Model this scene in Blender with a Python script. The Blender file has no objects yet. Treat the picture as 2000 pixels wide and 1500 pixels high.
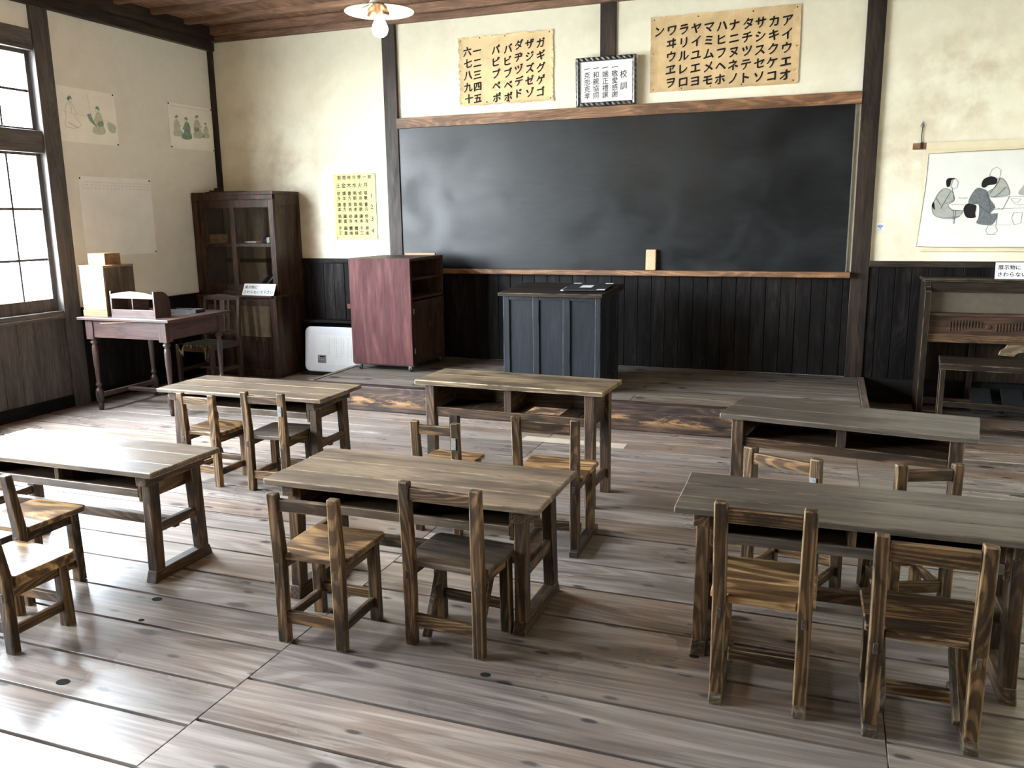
import bpy, bmesh, math, random
from mathutils import Vector, Matrix

random.seed(7)
SC = bpy.context.scene
COL = SC.collection
PI = math.pi

# ------------------------------------------------------------------ camera
cam_d = bpy.data.cameras.new('camera')
cam_d.sensor_width = 36.0
cam_d.lens = 29.583
cam_d.clip_start = 0.05
cam = bpy.data.objects.new('camera', cam_d)
COL.objects.link(cam)
_yaw, _pit, _rol = (math.radians(a) for a in (-20.556, 11.259, 0.795))
_f = Vector((math.sin(_yaw) * math.cos(_pit), math.cos(_yaw) * math.cos(_pit), -math.sin(_pit)))
_r = Vector((math.cos(_yaw), -math.sin(_yaw), 0))
_d = _f.cross(_r)
_c, _s = math.cos(_rol), math.sin(_rol)
_right = _c * _r + _s * _d
_down = -_s * _r + _c * _d
m = Matrix.Identity(4)
for i in range(3):
    m[i][0] = _right[i]
    m[i][1] = -_down[i]
    m[i][2] = -_f[i]
m[0][3], m[1][3], m[2][3] = 0.0, 0.0, 1.5
cam.matrix_world = m
SC.camera = cam

# ------------------------------------------------------------------ exposure, world, daylight
SC.view_settings.view_transform = 'Standard'
SC.view_settings.look = 'None'
SC.view_settings.gamma = 1.0
SC.view_settings.use_curve_mapping = False
SC.view_settings.exposure = 1.65
SC.cycles.use_denoising = True
SC.cycles.max_bounces = 10
SC.cycles.diffuse_bounces = 6
SC.cycles.glossy_bounces = 4
SC.cycles.transparent_max_bounces = 12
SC.cycles.sample_clamp_indirect = 8.0
SC.cycles.caustics_reflective = False
SC.cycles.caustics_refractive = False

WORLD_STRENGTH = 42.0
w = bpy.data.worlds.new('overcast_sky')
SC.world = w
w.use_nodes = True
nt = w.node_tree
nt.nodes.clear()
wo = nt.nodes.new('ShaderNodeOutputWorld')
bg = nt.nodes.new('ShaderNodeBackground')
bg.inputs['Strength'].default_value = WORLD_STRENGTH
tc = nt.nodes.new('ShaderNodeTexCoord')
sep = nt.nodes.new('ShaderNodeSeparateXYZ')
rmp = nt.nodes.new('ShaderNodeValToRGB')
rmp.color_ramp.elements[0].position = 0.40
rmp.color_ramp.elements[0].color = (0.62, 0.60, 0.55, 1)
rmp.color_ramp.elements[1].position = 0.60
rmp.color_ramp.elements[1].color = (0.80, 0.90, 1.0, 1)
ad = nt.nodes.new('ShaderNodeMath')
ad.operation = 'MULTIPLY_ADD'
ad.inputs[1].default_value = 0.5
ad.inputs[2].default_value = 0.5
nt.links.new(tc.outputs['Generated'], sep.inputs[0])
nt.links.new(sep.outputs['Z'], ad.inputs[0])
nt.links.new(ad.outputs[0], rmp.inputs[0])
nt.links.new(rmp.outputs[0], bg.inputs['Color'])
nt.links.new(bg.outputs[0], wo.inputs['Surface'])

# room numbers (metres)
XL, XR = -5.83, 2.35            # left and right walls
YF, YB = 7.19, -2.6            # front (blackboard) and back walls
ZC = 3.34                      # ceiling
BAYS = [(3.47, 5.13), (1.65, 3.31), (-0.17, 1.49)]
SILL, HEAD = 0.80, 2.79

# daylight comes in from the sky through the window openings: portals only steer the sampling
for i, (a, b) in enumerate(BAYS):
    ld = bpy.data.lights.new('window_daylight', 'AREA')
    ld.shape = 'RECTANGLE'
    ld.size = b - a
    ld.size_y = HEAD - SILL
    ld.cycles.is_portal = True
    lo = bpy.data.objects.new('window_daylight', ld)
    COL.objects.link(lo)
    lo.location = (XL - 0.16, (a + b) / 2, (SILL + HEAD) / 2)
    lo.rotation_euler = (PI / 2, 0, -PI / 2)

# ------------------------------------------------------------------ material helpers
def _n(nt, typ, **kw):
    n = nt.nodes.new(typ)
    for k, v in kw.items():
        setattr(n, k, v)
    return n

def lin(c):
    return tuple(((x / 255) / 12.92 if x / 255 <= 0.04045 else ((x / 255 + 0.055) / 1.055) ** 2.4) for x in c) + (1,)

def base_mat(name):
    m = bpy.data.materials.new(name)
    m.use_nodes = True
    nt = m.node_tree
    bs = nt.nodes['Principled BSDF']
    return m, nt, bs

def mix(nt, fac, a, b, mode='MIX'):
    n = _n(nt, 'ShaderNodeMix', data_type='RGBA', blend_type=mode)
    for sock, v in ((n.inputs[0], fac), (n.inputs[6], a), (n.inputs[7], b)):
        if hasattr(v, 'is_linked') or isinstance(v, bpy.types.NodeSocket):
            nt.links.new(v, sock)
        else:
            sock.default_value = v
    return n.outputs[2]

def ramp(nt, fac, stops, interp='LINEAR'):
    n = _n(nt, 'ShaderNodeValToRGB')
    cr = n.color_ramp
    cr.interpolation = interp
    while len(cr.elements) < len(stops):
        cr.elements.new(0.5)
    for e, (p, c) in zip(cr.elements, stops):
        e.position = p
        e.color = c if len(c) == 4 else tuple(c) + (1,)
    nt.links.new(fac, n.inputs[0])
    return n.outputs[0]

def noise(nt, vec, scale, detail=4, rough=0.55, dist=0.0):
    n = _n(nt, 'ShaderNodeTexNoise')
    n.inputs['Scale'].default_value = scale
    n.inputs['Detail'].default_value = detail
    n.inputs['Roughness'].default_value = rough
    n.inputs['Distortion'].default_value = dist
    nt.links.new(vec, n.inputs['Vector'])
    return n.outputs[0]

def mapped(nt, vec, scale, loc=(0, 0, 0)):
    mp = _n(nt, 'ShaderNodeMapping')
    mp.inputs['Scale'].default_value = scale
    mp.inputs['Location'].default_value = loc
    nt.links.new(vec, mp.inputs['Vector'])
    return mp.outputs[0]

def obj_vec(nt, use_random=True):
    tc = _n(nt, 'ShaderNodeTexCoord')
    if not use_random:
        return tc.outputs['Object'], None
    oi = _n(nt, 'ShaderNodeObjectInfo')
    mu = _n(nt, 'ShaderNodeMath', operation='MULTIPLY')
    mu.inputs[1].default_value = 23.0
    nt.links.new(oi.outputs['Random'], mu.inputs[0])
    va = _n(nt, 'ShaderNodeVectorMath', operation='ADD')
    nt.links.new(tc.outputs['Object'], va.inputs[0])
    nt.links.new(mu.outputs[0], va.inputs[1])
    return va.outputs[0], oi.outputs['Random']

_wood = {}
EDGE = {}
def wood(name, axis, dark, base, light, rough=0.5, wear=0.0, wear_col=(0.42, 0.30, 0.17), rings=0.5,
         stain=0.35, bump=0.3, spec=0.4, fine=1.0, vary=0.25, edge=False, ring_freq=1.0):
    key = (name, axis, edge)
    if key in _wood:
        return _wood[key]
    m, nt, bs = base_mat('%s_%s%s' % (name, axis, '_worn_edge' if edge else ''))
    vec, rnd = obj_vec(nt)

    def sc(al, ac):
        return {'x': (al, ac, ac), 'y': (ac, al, ac), 'z': (ac, ac, al)}[axis]
    # long soft colour streaks, then fine fibres
    g0 = noise(nt, mapped(nt, vec, sc(1.3, 11.0 * fine)), 1.0, 3, 0.6, 0.5)
    g1 = noise(nt, mapped(nt, vec, sc(4.0, 95.0 * fine), (1.3, 4.1, 2.2)), 1.0, 4, 0.65, 0.3)
    gm = _n(nt, 'ShaderNodeMath', operation='MULTIPLY_ADD')
    nt.links.new(g1, gm.inputs[0])
    gm.inputs[1].default_value = 0.45
    ga = _n(nt, 'ShaderNodeMath', operation='MULTIPLY')
    nt.links.new(g0, ga.inputs[0])
    ga.inputs[1].default_value = 0.60
    nt.links.new(ga.outputs[0], gm.inputs[2])
    g = gm.outputs[0]
    col = ramp(nt, g, [(0.38, dark), (0.53, base), (0.68, light)])
    # growth rings: thin dark lines that bow into cathedral figures
    n2 = noise(nt, mapped(nt, vec, sc(0.9, 7.0 * fine), (3.1, 1.7, 0.4)), 0.6, 2, 0.45, 0.15)
    mu = _n(nt, 'ShaderNodeMath', operation='MULTIPLY')
    nt.links.new(n2, mu.inputs[0])
    mu.inputs[1].default_value = 170.0 * ring_freq
    si = _n(nt, 'ShaderNodeMath', operation='SINE')
    nt.links.new(mu.outputs[0], si.inputs[0])
    rr = ramp(nt, si.outputs[0], [(0.0, (0.40, 0.36, 0.33)), (0.45, (0.92, 0.92, 0.92)), (1.0, (1.18, 1.15, 1.10))])
    col = mix(nt, rings, col, mix(nt, 1.0, col, rr, 'MULTIPLY'))
    # ingrained black stains
    st = noise(nt, mapped(nt, vec, sc(3.0, 9.0), (9, 2, 5)), 1.0, 6, 0.68, 0.4)
    sf = ramp(nt, st, [(0.50, (0, 0, 0)), (0.60, (1, 1, 1))])
    sm = _n(nt, 'ShaderNodeMath', operation='MULTIPLY')
    nt.links.new(sf, sm.inputs[0])
    sm.inputs[1].default_value = stain
    col = mix(nt, sm.outputs[0], col, tuple(x * 0.5 for x in dark[:3]) + (1,))
    # piece to piece variation
    vr = _n(nt, 'ShaderNodeMapRange')
    vr.inputs['To Min'].default_value = 1.0 - vary
    vr.inputs['To Max'].default_value = 1.0 + vary
    nt.links.new(rnd, vr.inputs[0])
    hv = _n(nt, 'ShaderNodeHueSaturation')
    nt.links.new(vr.outputs[0], hv.inputs['Value'])
    nt.links.new(col, hv.inputs['Color'])
    col = hv.outputs[0]
    if edge:
        wn = noise(nt, mapped(nt, vec, sc(9.0, 40.0)), 1.0, 3, 0.6)
        wf = ramp(nt, wn, [(0.40, (0, 0, 0)), (0.56, (1, 1, 1))])
        w2 = _n(nt, 'ShaderNodeMath', operation='MULTIPLY')
        nt.links.new(wf, w2.inputs[0])
        w2.inputs[1].default_value = wear
        col = mix(nt, w2.outputs[0], col, tuple(wear_col) + (1,))
    nt.links.new(col, bs.inputs['Base Color'])
    rg = ramp(nt, g, [(0.35, (rough + 0.12,) * 3), (0.7, (rough - 0.08,) * 3)])
    nt.links.new(rg, bs.inputs['Roughness'])
    bs.inputs['Specular IOR Level'].default_value = spec
    if bump:
        bp = _n(nt, 'ShaderNodeBump')
        bp.inputs['Strength'].default_value = bump
        bp.inputs['Distance'].default_value = 0.003
        nt.links.new(g, bp.inputs['Height'])
        nt.links.new(bp.outputs[0], bs.inputs['Normal'])
    _wood[key] = m
    if wear > 0 and not edge:
        EDGE[m.name] = wood(name, axis, dark, base, light, rough, wear, wear_col, rings, stain, bump, spec, fine, vary, True, ring_freq)
    return m

def W(name):
    """returns f(axis) for a named wood"""
    p = dict(WOODS[name])
    return lambda axis: wood(name, axis, **p)

WOODS = {
    'desk_oak': dict(dark=(0.020, 0.011, 0.006), base=(0.084, 0.046, 0.023), light=(0.165, 0.096, 0.049), rough=0.48, wear=0.5, wear_col=(0.20, 0.13, 0.07), rings=0.8, stain=0.75, spec=0.3, ring_freq=1.4),
    'desk_top': dict(dark=(0.050, 0.035, 0.024), base=(0.130, 0.094, 0.064), light=(0.200, 0.150, 0.105), rough=0.34, wear=0.6, wear_col=(0.34, 0.245, 0.15), rings=0.35, stain=0.45, vary=0.15, spec=0.45),
    'grey_top': dict(dark=(0.036, 0.029, 0.023), base=(0.080, 0.064, 0.050), light=(0.120, 0.098, 0.078), rough=0.36, wear=0.5, wear_col=(0.20, 0.155, 0.11), rings=0.25, stain=0.4, vary=0.1, spec=0.5),
    'pale_top': dict(dark=(0.065, 0.043, 0.025), base=(0.200, 0.145, 0.085), light=(0.315, 0.240, 0.148), rough=0.42, wear=0.75, wear_col=(0.46, 0.34, 0.20), rings=0.6, stain=0.8, vary=0.1),
    'chair_brown': dict(dark=(0.028, 0.015, 0.007), base=(0.116, 0.064, 0.028), light=(0.240, 0.142, 0.066), rough=0.46, wear=0.5, wear_col=(0.34, 0.225, 0.115), rings=0.95, stain=0.85, spec=0.3, ring_freq=1.5),
    'chair_seat': dict(dark=(0.050, 0.026, 0.011), base=(0.245, 0.142, 0.062), light=(0.420, 0.270, 0.125), rough=0.42, wear=0.4, wear_col=(0.36, 0.24, 0.13), rings=1.0, stain=0.6, fine=0.8, ring_freq=0.6, spec=0.3),
    'chair_grey': dict(dark=(0.020, 0.015, 0.011), base=(0.066, 0.046, 0.031), light=(0.130, 0.094, 0.063), rough=0.48, wear=0.4, wear_col=(0.18, 0.135, 0.09), rings=0.6, stain=0.65),
    'dark_post': dict(dark=(0.009, 0.006, 0.005), base=(0.031, 0.0195, 0.0145), light=(0.064, 0.041, 0.030), rough=0.5, rings=0.3, stain=0.4, vary=0.1, spec=0.25),
    'post_left':  dict(dark=(0.040, 0.034, 0.031), base=(0.085, 0.072, 0.066), light=(0.125, 0.108, 0.098), rough=0.55, rings=0.3, stain=0.3, vary=0.1),  # paler than the other posts: backlight haze mixed into the wood colour
    'wainscot': dict(dark=(0.004, 0.0034, 0.0033), base=(0.0115, 0.0092, 0.0086), light=(0.028, 0.0235, 0.0225), rough=0.48, rings=0.4, stain=0.4, vary=0.45, spec=0.12),
    'warm_trim': dict(dark=(0.100, 0.045, 0.020), base=(0.235, 0.115, 0.054), light=(0.370, 0.205, 0.105), rough=0.5, rings=0.5, stain=0.55, vary=0.08),
    'ceiling':    dict(dark=(0.095, 0.045, 0.025), base=(0.200, 0.105, 0.060), light=(0.290, 0.165, 0.100), rough=0.6, rings=0.3, stain=0.3, vary=0.15),
    'cupboard': dict(dark=(0.018, 0.009, 0.006), base=(0.062, 0.031, 0.019), light=(0.110, 0.060, 0.038), rough=0.45, rings=0.35, stain=0.35, vary=0.08, spec=0.25),
    'table_dark': dict(dark=(0.025, 0.014, 0.012), base=(0.065, 0.037, 0.032), light=(0.110, 0.068, 0.060), rough=0.34, wear=0.5, wear_col=(0.20, 0.13, 0.10), rings=0.25, stain=0.4, vary=0.08),
    'black_paint':dict(dark=(0.006, 0.007, 0.009), base=(0.012, 0.0135, 0.018), light=(0.023, 0.025, 0.031), rough=0.42, wear=0.6, wear_col=(0.085, 0.078, 0.07), rings=0.1, stain=0.2, vary=0.06, spec=0.2),
    'organ': dict(dark=(0.008, 0.0055, 0.004), base=(0.022, 0.0145, 0.010), light=(0.044, 0.030, 0.021), rough=0.55, wear=0.7, wear_col=(0.15, 0.105, 0.056), rings=0.4, stain=0.5, vary=0.1, spec=0.15),
    'cupboard_back': dict(dark=(0.095, 0.064, 0.040), base=(0.200, 0.140, 0.088), light=(0.280, 0.205, 0.132), rough=0.6, rings=0.25, stain=0.2, vary=0.05),
    'plywood_red': dict(ring_freq=0.35, dark=(0.050, 0.0145, 0.0145), base=(0.078, 0.026, 0.025), light=(0.112, 0.043, 0.040), rough=0.6, rings=0.3, stain=0.08, vary=0.03, fine=0.6, spec=0.15),
    'box_pale':   dict(dark=(0.200, 0.105, 0.045), base=(0.380, 0.225, 0.110), light=(0.500, 0.330, 0.180), rough=0.5, rings=0.25, stain=0.2, vary=0.1),
    'box_front': dict(dark=(0.120, 0.058, 0.024), base=(0.225, 0.125, 0.056), light=(0.300, 0.185, 0.095), rough=0.55, rings=0.25, stain=0.25, vary=0.03, spec=0.25),
    'back_panel': dict(dark=(0.030, 0.019, 0.013), base=(0.075, 0.048, 0.033), light=(0.120, 0.080, 0.056), rough=0.6, rings=0.3, stain=0.3, vary=0.05, spec=0.2),
    'beam_worn': dict(dark=(0.014, 0.009, 0.008), base=(0.052, 0.030, 0.022), light=(0.110, 0.066, 0.046), rough=0.5, rings=0.6, stain=0.5, vary=0.02, spec=0.3),
    'deck':       dict(dark=(0.080, 0.060, 0.044), base=(0.165, 0.130, 0.098), light=(0.240, 0.195, 0.150), rough=0.42, rings=0.3, stain=0.5, vary=0.05),
}

def plain(name, col, rough=0.6, spec=0.4, metal=0.0, nscale=30.0, namt=0.12, emis=None, estr=0.0, bump=0.0):
    m, nt, bs = base_mat(name)
    vec, _ = obj_vec(nt, False)
    n = noise(nt, vec, nscale, 4, 0.6)
    c = tuple(col[:3])
    a = tuple(x * (1 - namt) for x in c) + (1,)
    b = tuple(min(1, x * (1 + namt)) for x in c) + (1,)
    nt.links.new(ramp(nt, n, [(0.3, a), (0.7, b)]), bs.inputs['Base Color'])
    bs.inputs['Roughness'].default_value = rough
    bs.inputs['Specular IOR Level'].default_value = spec
    bs.inputs['Metallic'].default_value = metal
    if bump:
        bp = _n(nt, 'ShaderNodeBump')
        bp.inputs['Strength'].default_value = bump
        bp.inputs['Distance'].default_value = 0.003
        nt.links.new(n, bp.inputs['Height'])
        nt.links.new(bp.outputs[0], bs.inputs['Normal'])
    if emis:
        bs.inputs['Emission Color'].default_value = tuple(emis) + (1,)
        bs.inputs['Emission Strength'].default_value = estr
    return m

def plaster(name, col, stain_shade_col, stain_amt, seed, spots=()):
    m, nt, bs = base_mat(name)
    vec, _ = obj_vec(nt, False)
    n1 = noise(nt, mapped(nt, vec, (1, 1, 1), (seed, seed * 2, 0)), 1.1, 6, 0.62, 0.4)
    f1 = ramp(nt, n1, [(0.48, (0, 0, 0)), (0.75, (1, 1, 1))])
    sm = _n(nt, 'ShaderNodeMath', operation='MULTIPLY')
    nt.links.new(f1, sm.inputs[0])
    sm.inputs[1].default_value = stain_amt
    n2 = noise(nt, vec, 14.0, 5, 0.6)
    fine = ramp(nt, n2, [(0.3, tuple(x * 0.95 for x in col) + (1,)), (0.7, tuple(col) + (1,))])
    pc = mix(nt, sm.outputs[0], fine, tuple(stain_shade_col) + (1,))
    n3 = noise(nt, mapped(nt, vec, (1, 1, 1), (seed + 4, 0, 7)), 4.5, 5, 0.58, 0.0)
    nf = ramp(nt, n3, [(0.40, (0, 0, 0)), (0.66, (1, 1, 1))])
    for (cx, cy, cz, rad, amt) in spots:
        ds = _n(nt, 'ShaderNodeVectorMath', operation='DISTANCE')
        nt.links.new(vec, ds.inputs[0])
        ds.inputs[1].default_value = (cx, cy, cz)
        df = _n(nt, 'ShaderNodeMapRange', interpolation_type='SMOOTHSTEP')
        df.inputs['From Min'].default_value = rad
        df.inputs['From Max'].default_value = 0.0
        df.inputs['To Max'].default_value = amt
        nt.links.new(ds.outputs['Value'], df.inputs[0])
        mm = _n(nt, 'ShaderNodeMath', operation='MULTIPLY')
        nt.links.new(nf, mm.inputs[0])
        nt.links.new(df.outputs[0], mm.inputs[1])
        pc = mix(nt, mm.outputs[0], pc, tuple(stain_shade_col) + (1,))
    nt.links.new(pc, bs.inputs['Base Color'])
    bs.inputs['Roughness'].default_value = 0.85
    bs.inputs['Specular IOR Level'].default_value = 0.2
    bp = _n(nt, 'ShaderNodeBump')
    bp.inputs['Strength'].default_value = 0.12
    bp.inputs['Distance'].default_value = 0.004
    nt.links.new(n2, bp.inputs['Height'])
    nt.links.new(bp.outputs[0], bs.inputs['Normal'])
    return m

def floor_mat(name, dark, base, light, rough, knot=0.8, spec=0.48, sk=(1.5, 3.8, 0.34), sn=(3.4, 9.0, 0.36)):
    m, nt, bs = base_mat(name)
    vec, _ = obj_vec(nt, False)
    at = _n(nt, 'ShaderNodeAttribute', attribute_name='tint')
    ao = _n(nt, 'ShaderNodeVectorMath', operation='MULTIPLY_ADD')
    nt.links.new(at.outputs['Color'], ao.inputs[0])
    ao.inputs[1].default_value = (31, 17, 0)
    nt.links.new(vec, ao.inputs[2])
    v = ao.outputs[0]
    g0 = noise(nt, mapped(nt, v, (0.8, 9, 9)), 1.0, 3, 0.6, 0.5)
    g1 = noise(nt, mapped(nt, v, (3.0, 85, 85), (5, 3, 1)), 1.0, 4, 0.65, 0.3)
    ga = _n(nt, 'ShaderNodeMath', operation='MULTIPLY')
    nt.links.new(g0, ga.inputs[0])
    ga.inputs[1].default_value = 0.6
    gm = _n(nt, 'ShaderNodeMath', operation='MULTIPLY_ADD')
    nt.links.new(g1, gm.inputs[0])
    gm.inputs[1].default_value = 0.42
    nt.links.new(ga.outputs[0], gm.inputs[2])
    g = gm.outputs[0]
    col = ramp(nt, g, [(0.36, dark), (0.51, base), (0.66, light)])
    # pale and reddish cathedral figures running down some boards
    n2 = noise(nt, mapped(nt, v, (0.42, 4.2, 4.2)), 0.8, 2, 0.45, 0.2)
    mu = _n(nt, 'ShaderNodeMath', operation='MULTIPLY')
    nt.links.new(n2, mu.inputs[0])
    mu.inputs[1].default_value = 105.0
    si = _n(nt, 'ShaderNodeMath', operation='SINE')
    nt.links.new(mu.outputs[0], si.inputs[0])
    rr = ramp(nt, si.outputs[0], [(0.0, (0.66, 0.56, 0.50)), (0.35, (0.96, 0.95, 0.94)), (0.8, (1.02, 1.02, 1.02)), (1.0, (1.18, 1.17, 1.12))])
    col = mix(nt, 0.65, col, mix(nt, 1.0, col, rr, 'MULTIPLY'))
    sx = _n(nt, 'ShaderNodeSeparateColor')
    nt.links.new(at.outputs['Color'], sx.inputs[0])
    mr = _n(nt, 'ShaderNodeMapRange')
    mr.inputs['To Min'].default_value = 0.78
    mr.inputs['To Max'].default_value = 1.18
    nt.links.new(sx.outputs[0], mr.inputs[0])
    hs = _n(nt, 'ShaderNodeHueSaturation')
    nt.links.new(mr.outputs[0], hs.inputs['Value'])
    mr2 = _n(nt, 'ShaderNodeMapRange')
    mr2.inputs['To Min'].default_value = 0.65
    mr2.inputs['To Max'].default_value = 1.15
    nt.links.new(sx.outputs[1], mr2.inputs[0])
    nt.links.new(mr2.outputs[0], hs.inputs['Saturation'])
    nt.links.new(col, hs.inputs['Color'])
    col = hs.outputs[0]

    def spots(scale, r0, r1, density, wob, amount, colour):
        nonlocal col
        vo = _n(nt, 'ShaderNodeTexVoronoi', voronoi_dimensions='2D')
        vo.inputs['Scale'].default_value = 1.0
        vn = _n(nt, 'ShaderNodeTexNoise')
        vn.inputs['Scale'].default_value = 40.0
        vn.inputs['Detail'].default_value = 3
        nt.links.new(vec, vn.inputs['Vector'])
        vs = _n(nt, 'ShaderNodeVectorMath', operation='SCALE')
        vs.inputs['Scale'].default_value = wob
        nt.links.new(vn.outputs['Color'], vs.inputs[0])
        vd = _n(nt, 'ShaderNodeVectorMath', operation='ADD')
        nt.links.new(mapped(nt, v, scale), vd.inputs[0])
        nt.links.new(vs.outputs[0], vd.inputs[1])
        nt.links.new(vd.outputs[0], vo.inputs['Vector'])
        kf = ramp(nt, vo.outputs['Distance'], [(r0, (1, 1, 1)), (r1, (0, 0, 0))])
        s3 = _n(nt, 'ShaderNodeSeparateColor')
        nt.links.new(vo.outputs['Color'], s3.inputs[0])
        kt = ramp(nt, s3.outputs[0], [(1 - density, (0, 0, 0)), (min(1.0, 1.02 - density), (1, 1, 1))])
        km = _n(nt, 'ShaderNodeMath', operation='MULTIPLY')
        nt.links.new(kf, km.inputs[0])
        nt.links.new(kt, km.inputs[1])
        k2 = _n(nt, 'ShaderNodeMath', operation='MULTIPLY')
        nt.links.new(km.outputs[0], k2.inputs[0])
        k2.inputs[1].default_value = amount
        col = mix(nt, k2.outputs[0], col, colour)
    spots((sk[0], sk[1], 1), 0.05, 0.095, sk[2], 0.04, min(1.0, knot * 1.1), (0.022, 0.018, 0.020, 1))        # knots
    spots((sn[0], sn[1], 1), 0.06, 0.12, sn[2], 0.05, min(1.0, knot * 1.05), (0.018, 0.018, 0.024, 1))   # nail stains
    # broad worn grey patches
    n4 = noise(nt, mapped(nt, vec, (1.2, 2.2, 1)), 1.3, 4, 0.55)
    gf = ramp(nt, n4, [(0.45, (0, 0, 0)), (0.75, (1, 1, 1))])
    gq = _n(nt, 'ShaderNodeMath', operation='MULTIPLY')
    nt.links.new(gf, gq.inputs[0])
    gq.inputs[1].default_value = 0.4
    col = mix(nt, gq.outputs[0], col, (base[0] * 0.72, base[1] * 0.78, base[2] * 0.85, 1))
    nt.links.new(col, bs.inputs['Base Color'])
    rg = ramp(nt, n4, [(0.3, (rough - 0.05,) * 3), (0.75, (rough + 0.14,) * 3)])
    nt.links.new(rg, bs.inputs['Roughness'])
    bs.inputs['Specular IOR Level'].default_value = spec
    bp = _n(nt, 'ShaderNodeBump')
    bp.inputs['Strength'].default_value = 0.2
    bp.inputs['Distance'].default_value = 0.003
    nt.links.new(g, bp.inputs['Height'])
    nt.links.new(bp.outputs[0], bs.inputs['Normal'])
    return m

def glass_mat(name, tint=(0.97, 0.98, 0.98), refl=0.06):
    m = bpy.data.materials.new(name)
    m.use_nodes = True
    nt = m.node_tree
    nt.nodes.clear()
    out = _n(nt, 'ShaderNodeOutputMaterial')
    tr = _n(nt, 'ShaderNodeBsdfTransparent')
    tr.inputs[0].default_value = tuple(tint) + (1,)
    gl = _n(nt, 'ShaderNodeBsdfGlossy')
    gl.inputs['Roughness'].default_value = 0.03
    mx = _n(nt, 'ShaderNodeMixShader')
    mx.inputs[0].default_value = refl
    nt.links.new(tr.outputs[0], mx.inputs[1])
    nt.links.new(gl.outputs[0], mx.inputs[2])
    nt.links.new(mx.outputs[0], out.inputs[0])
    return m

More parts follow.
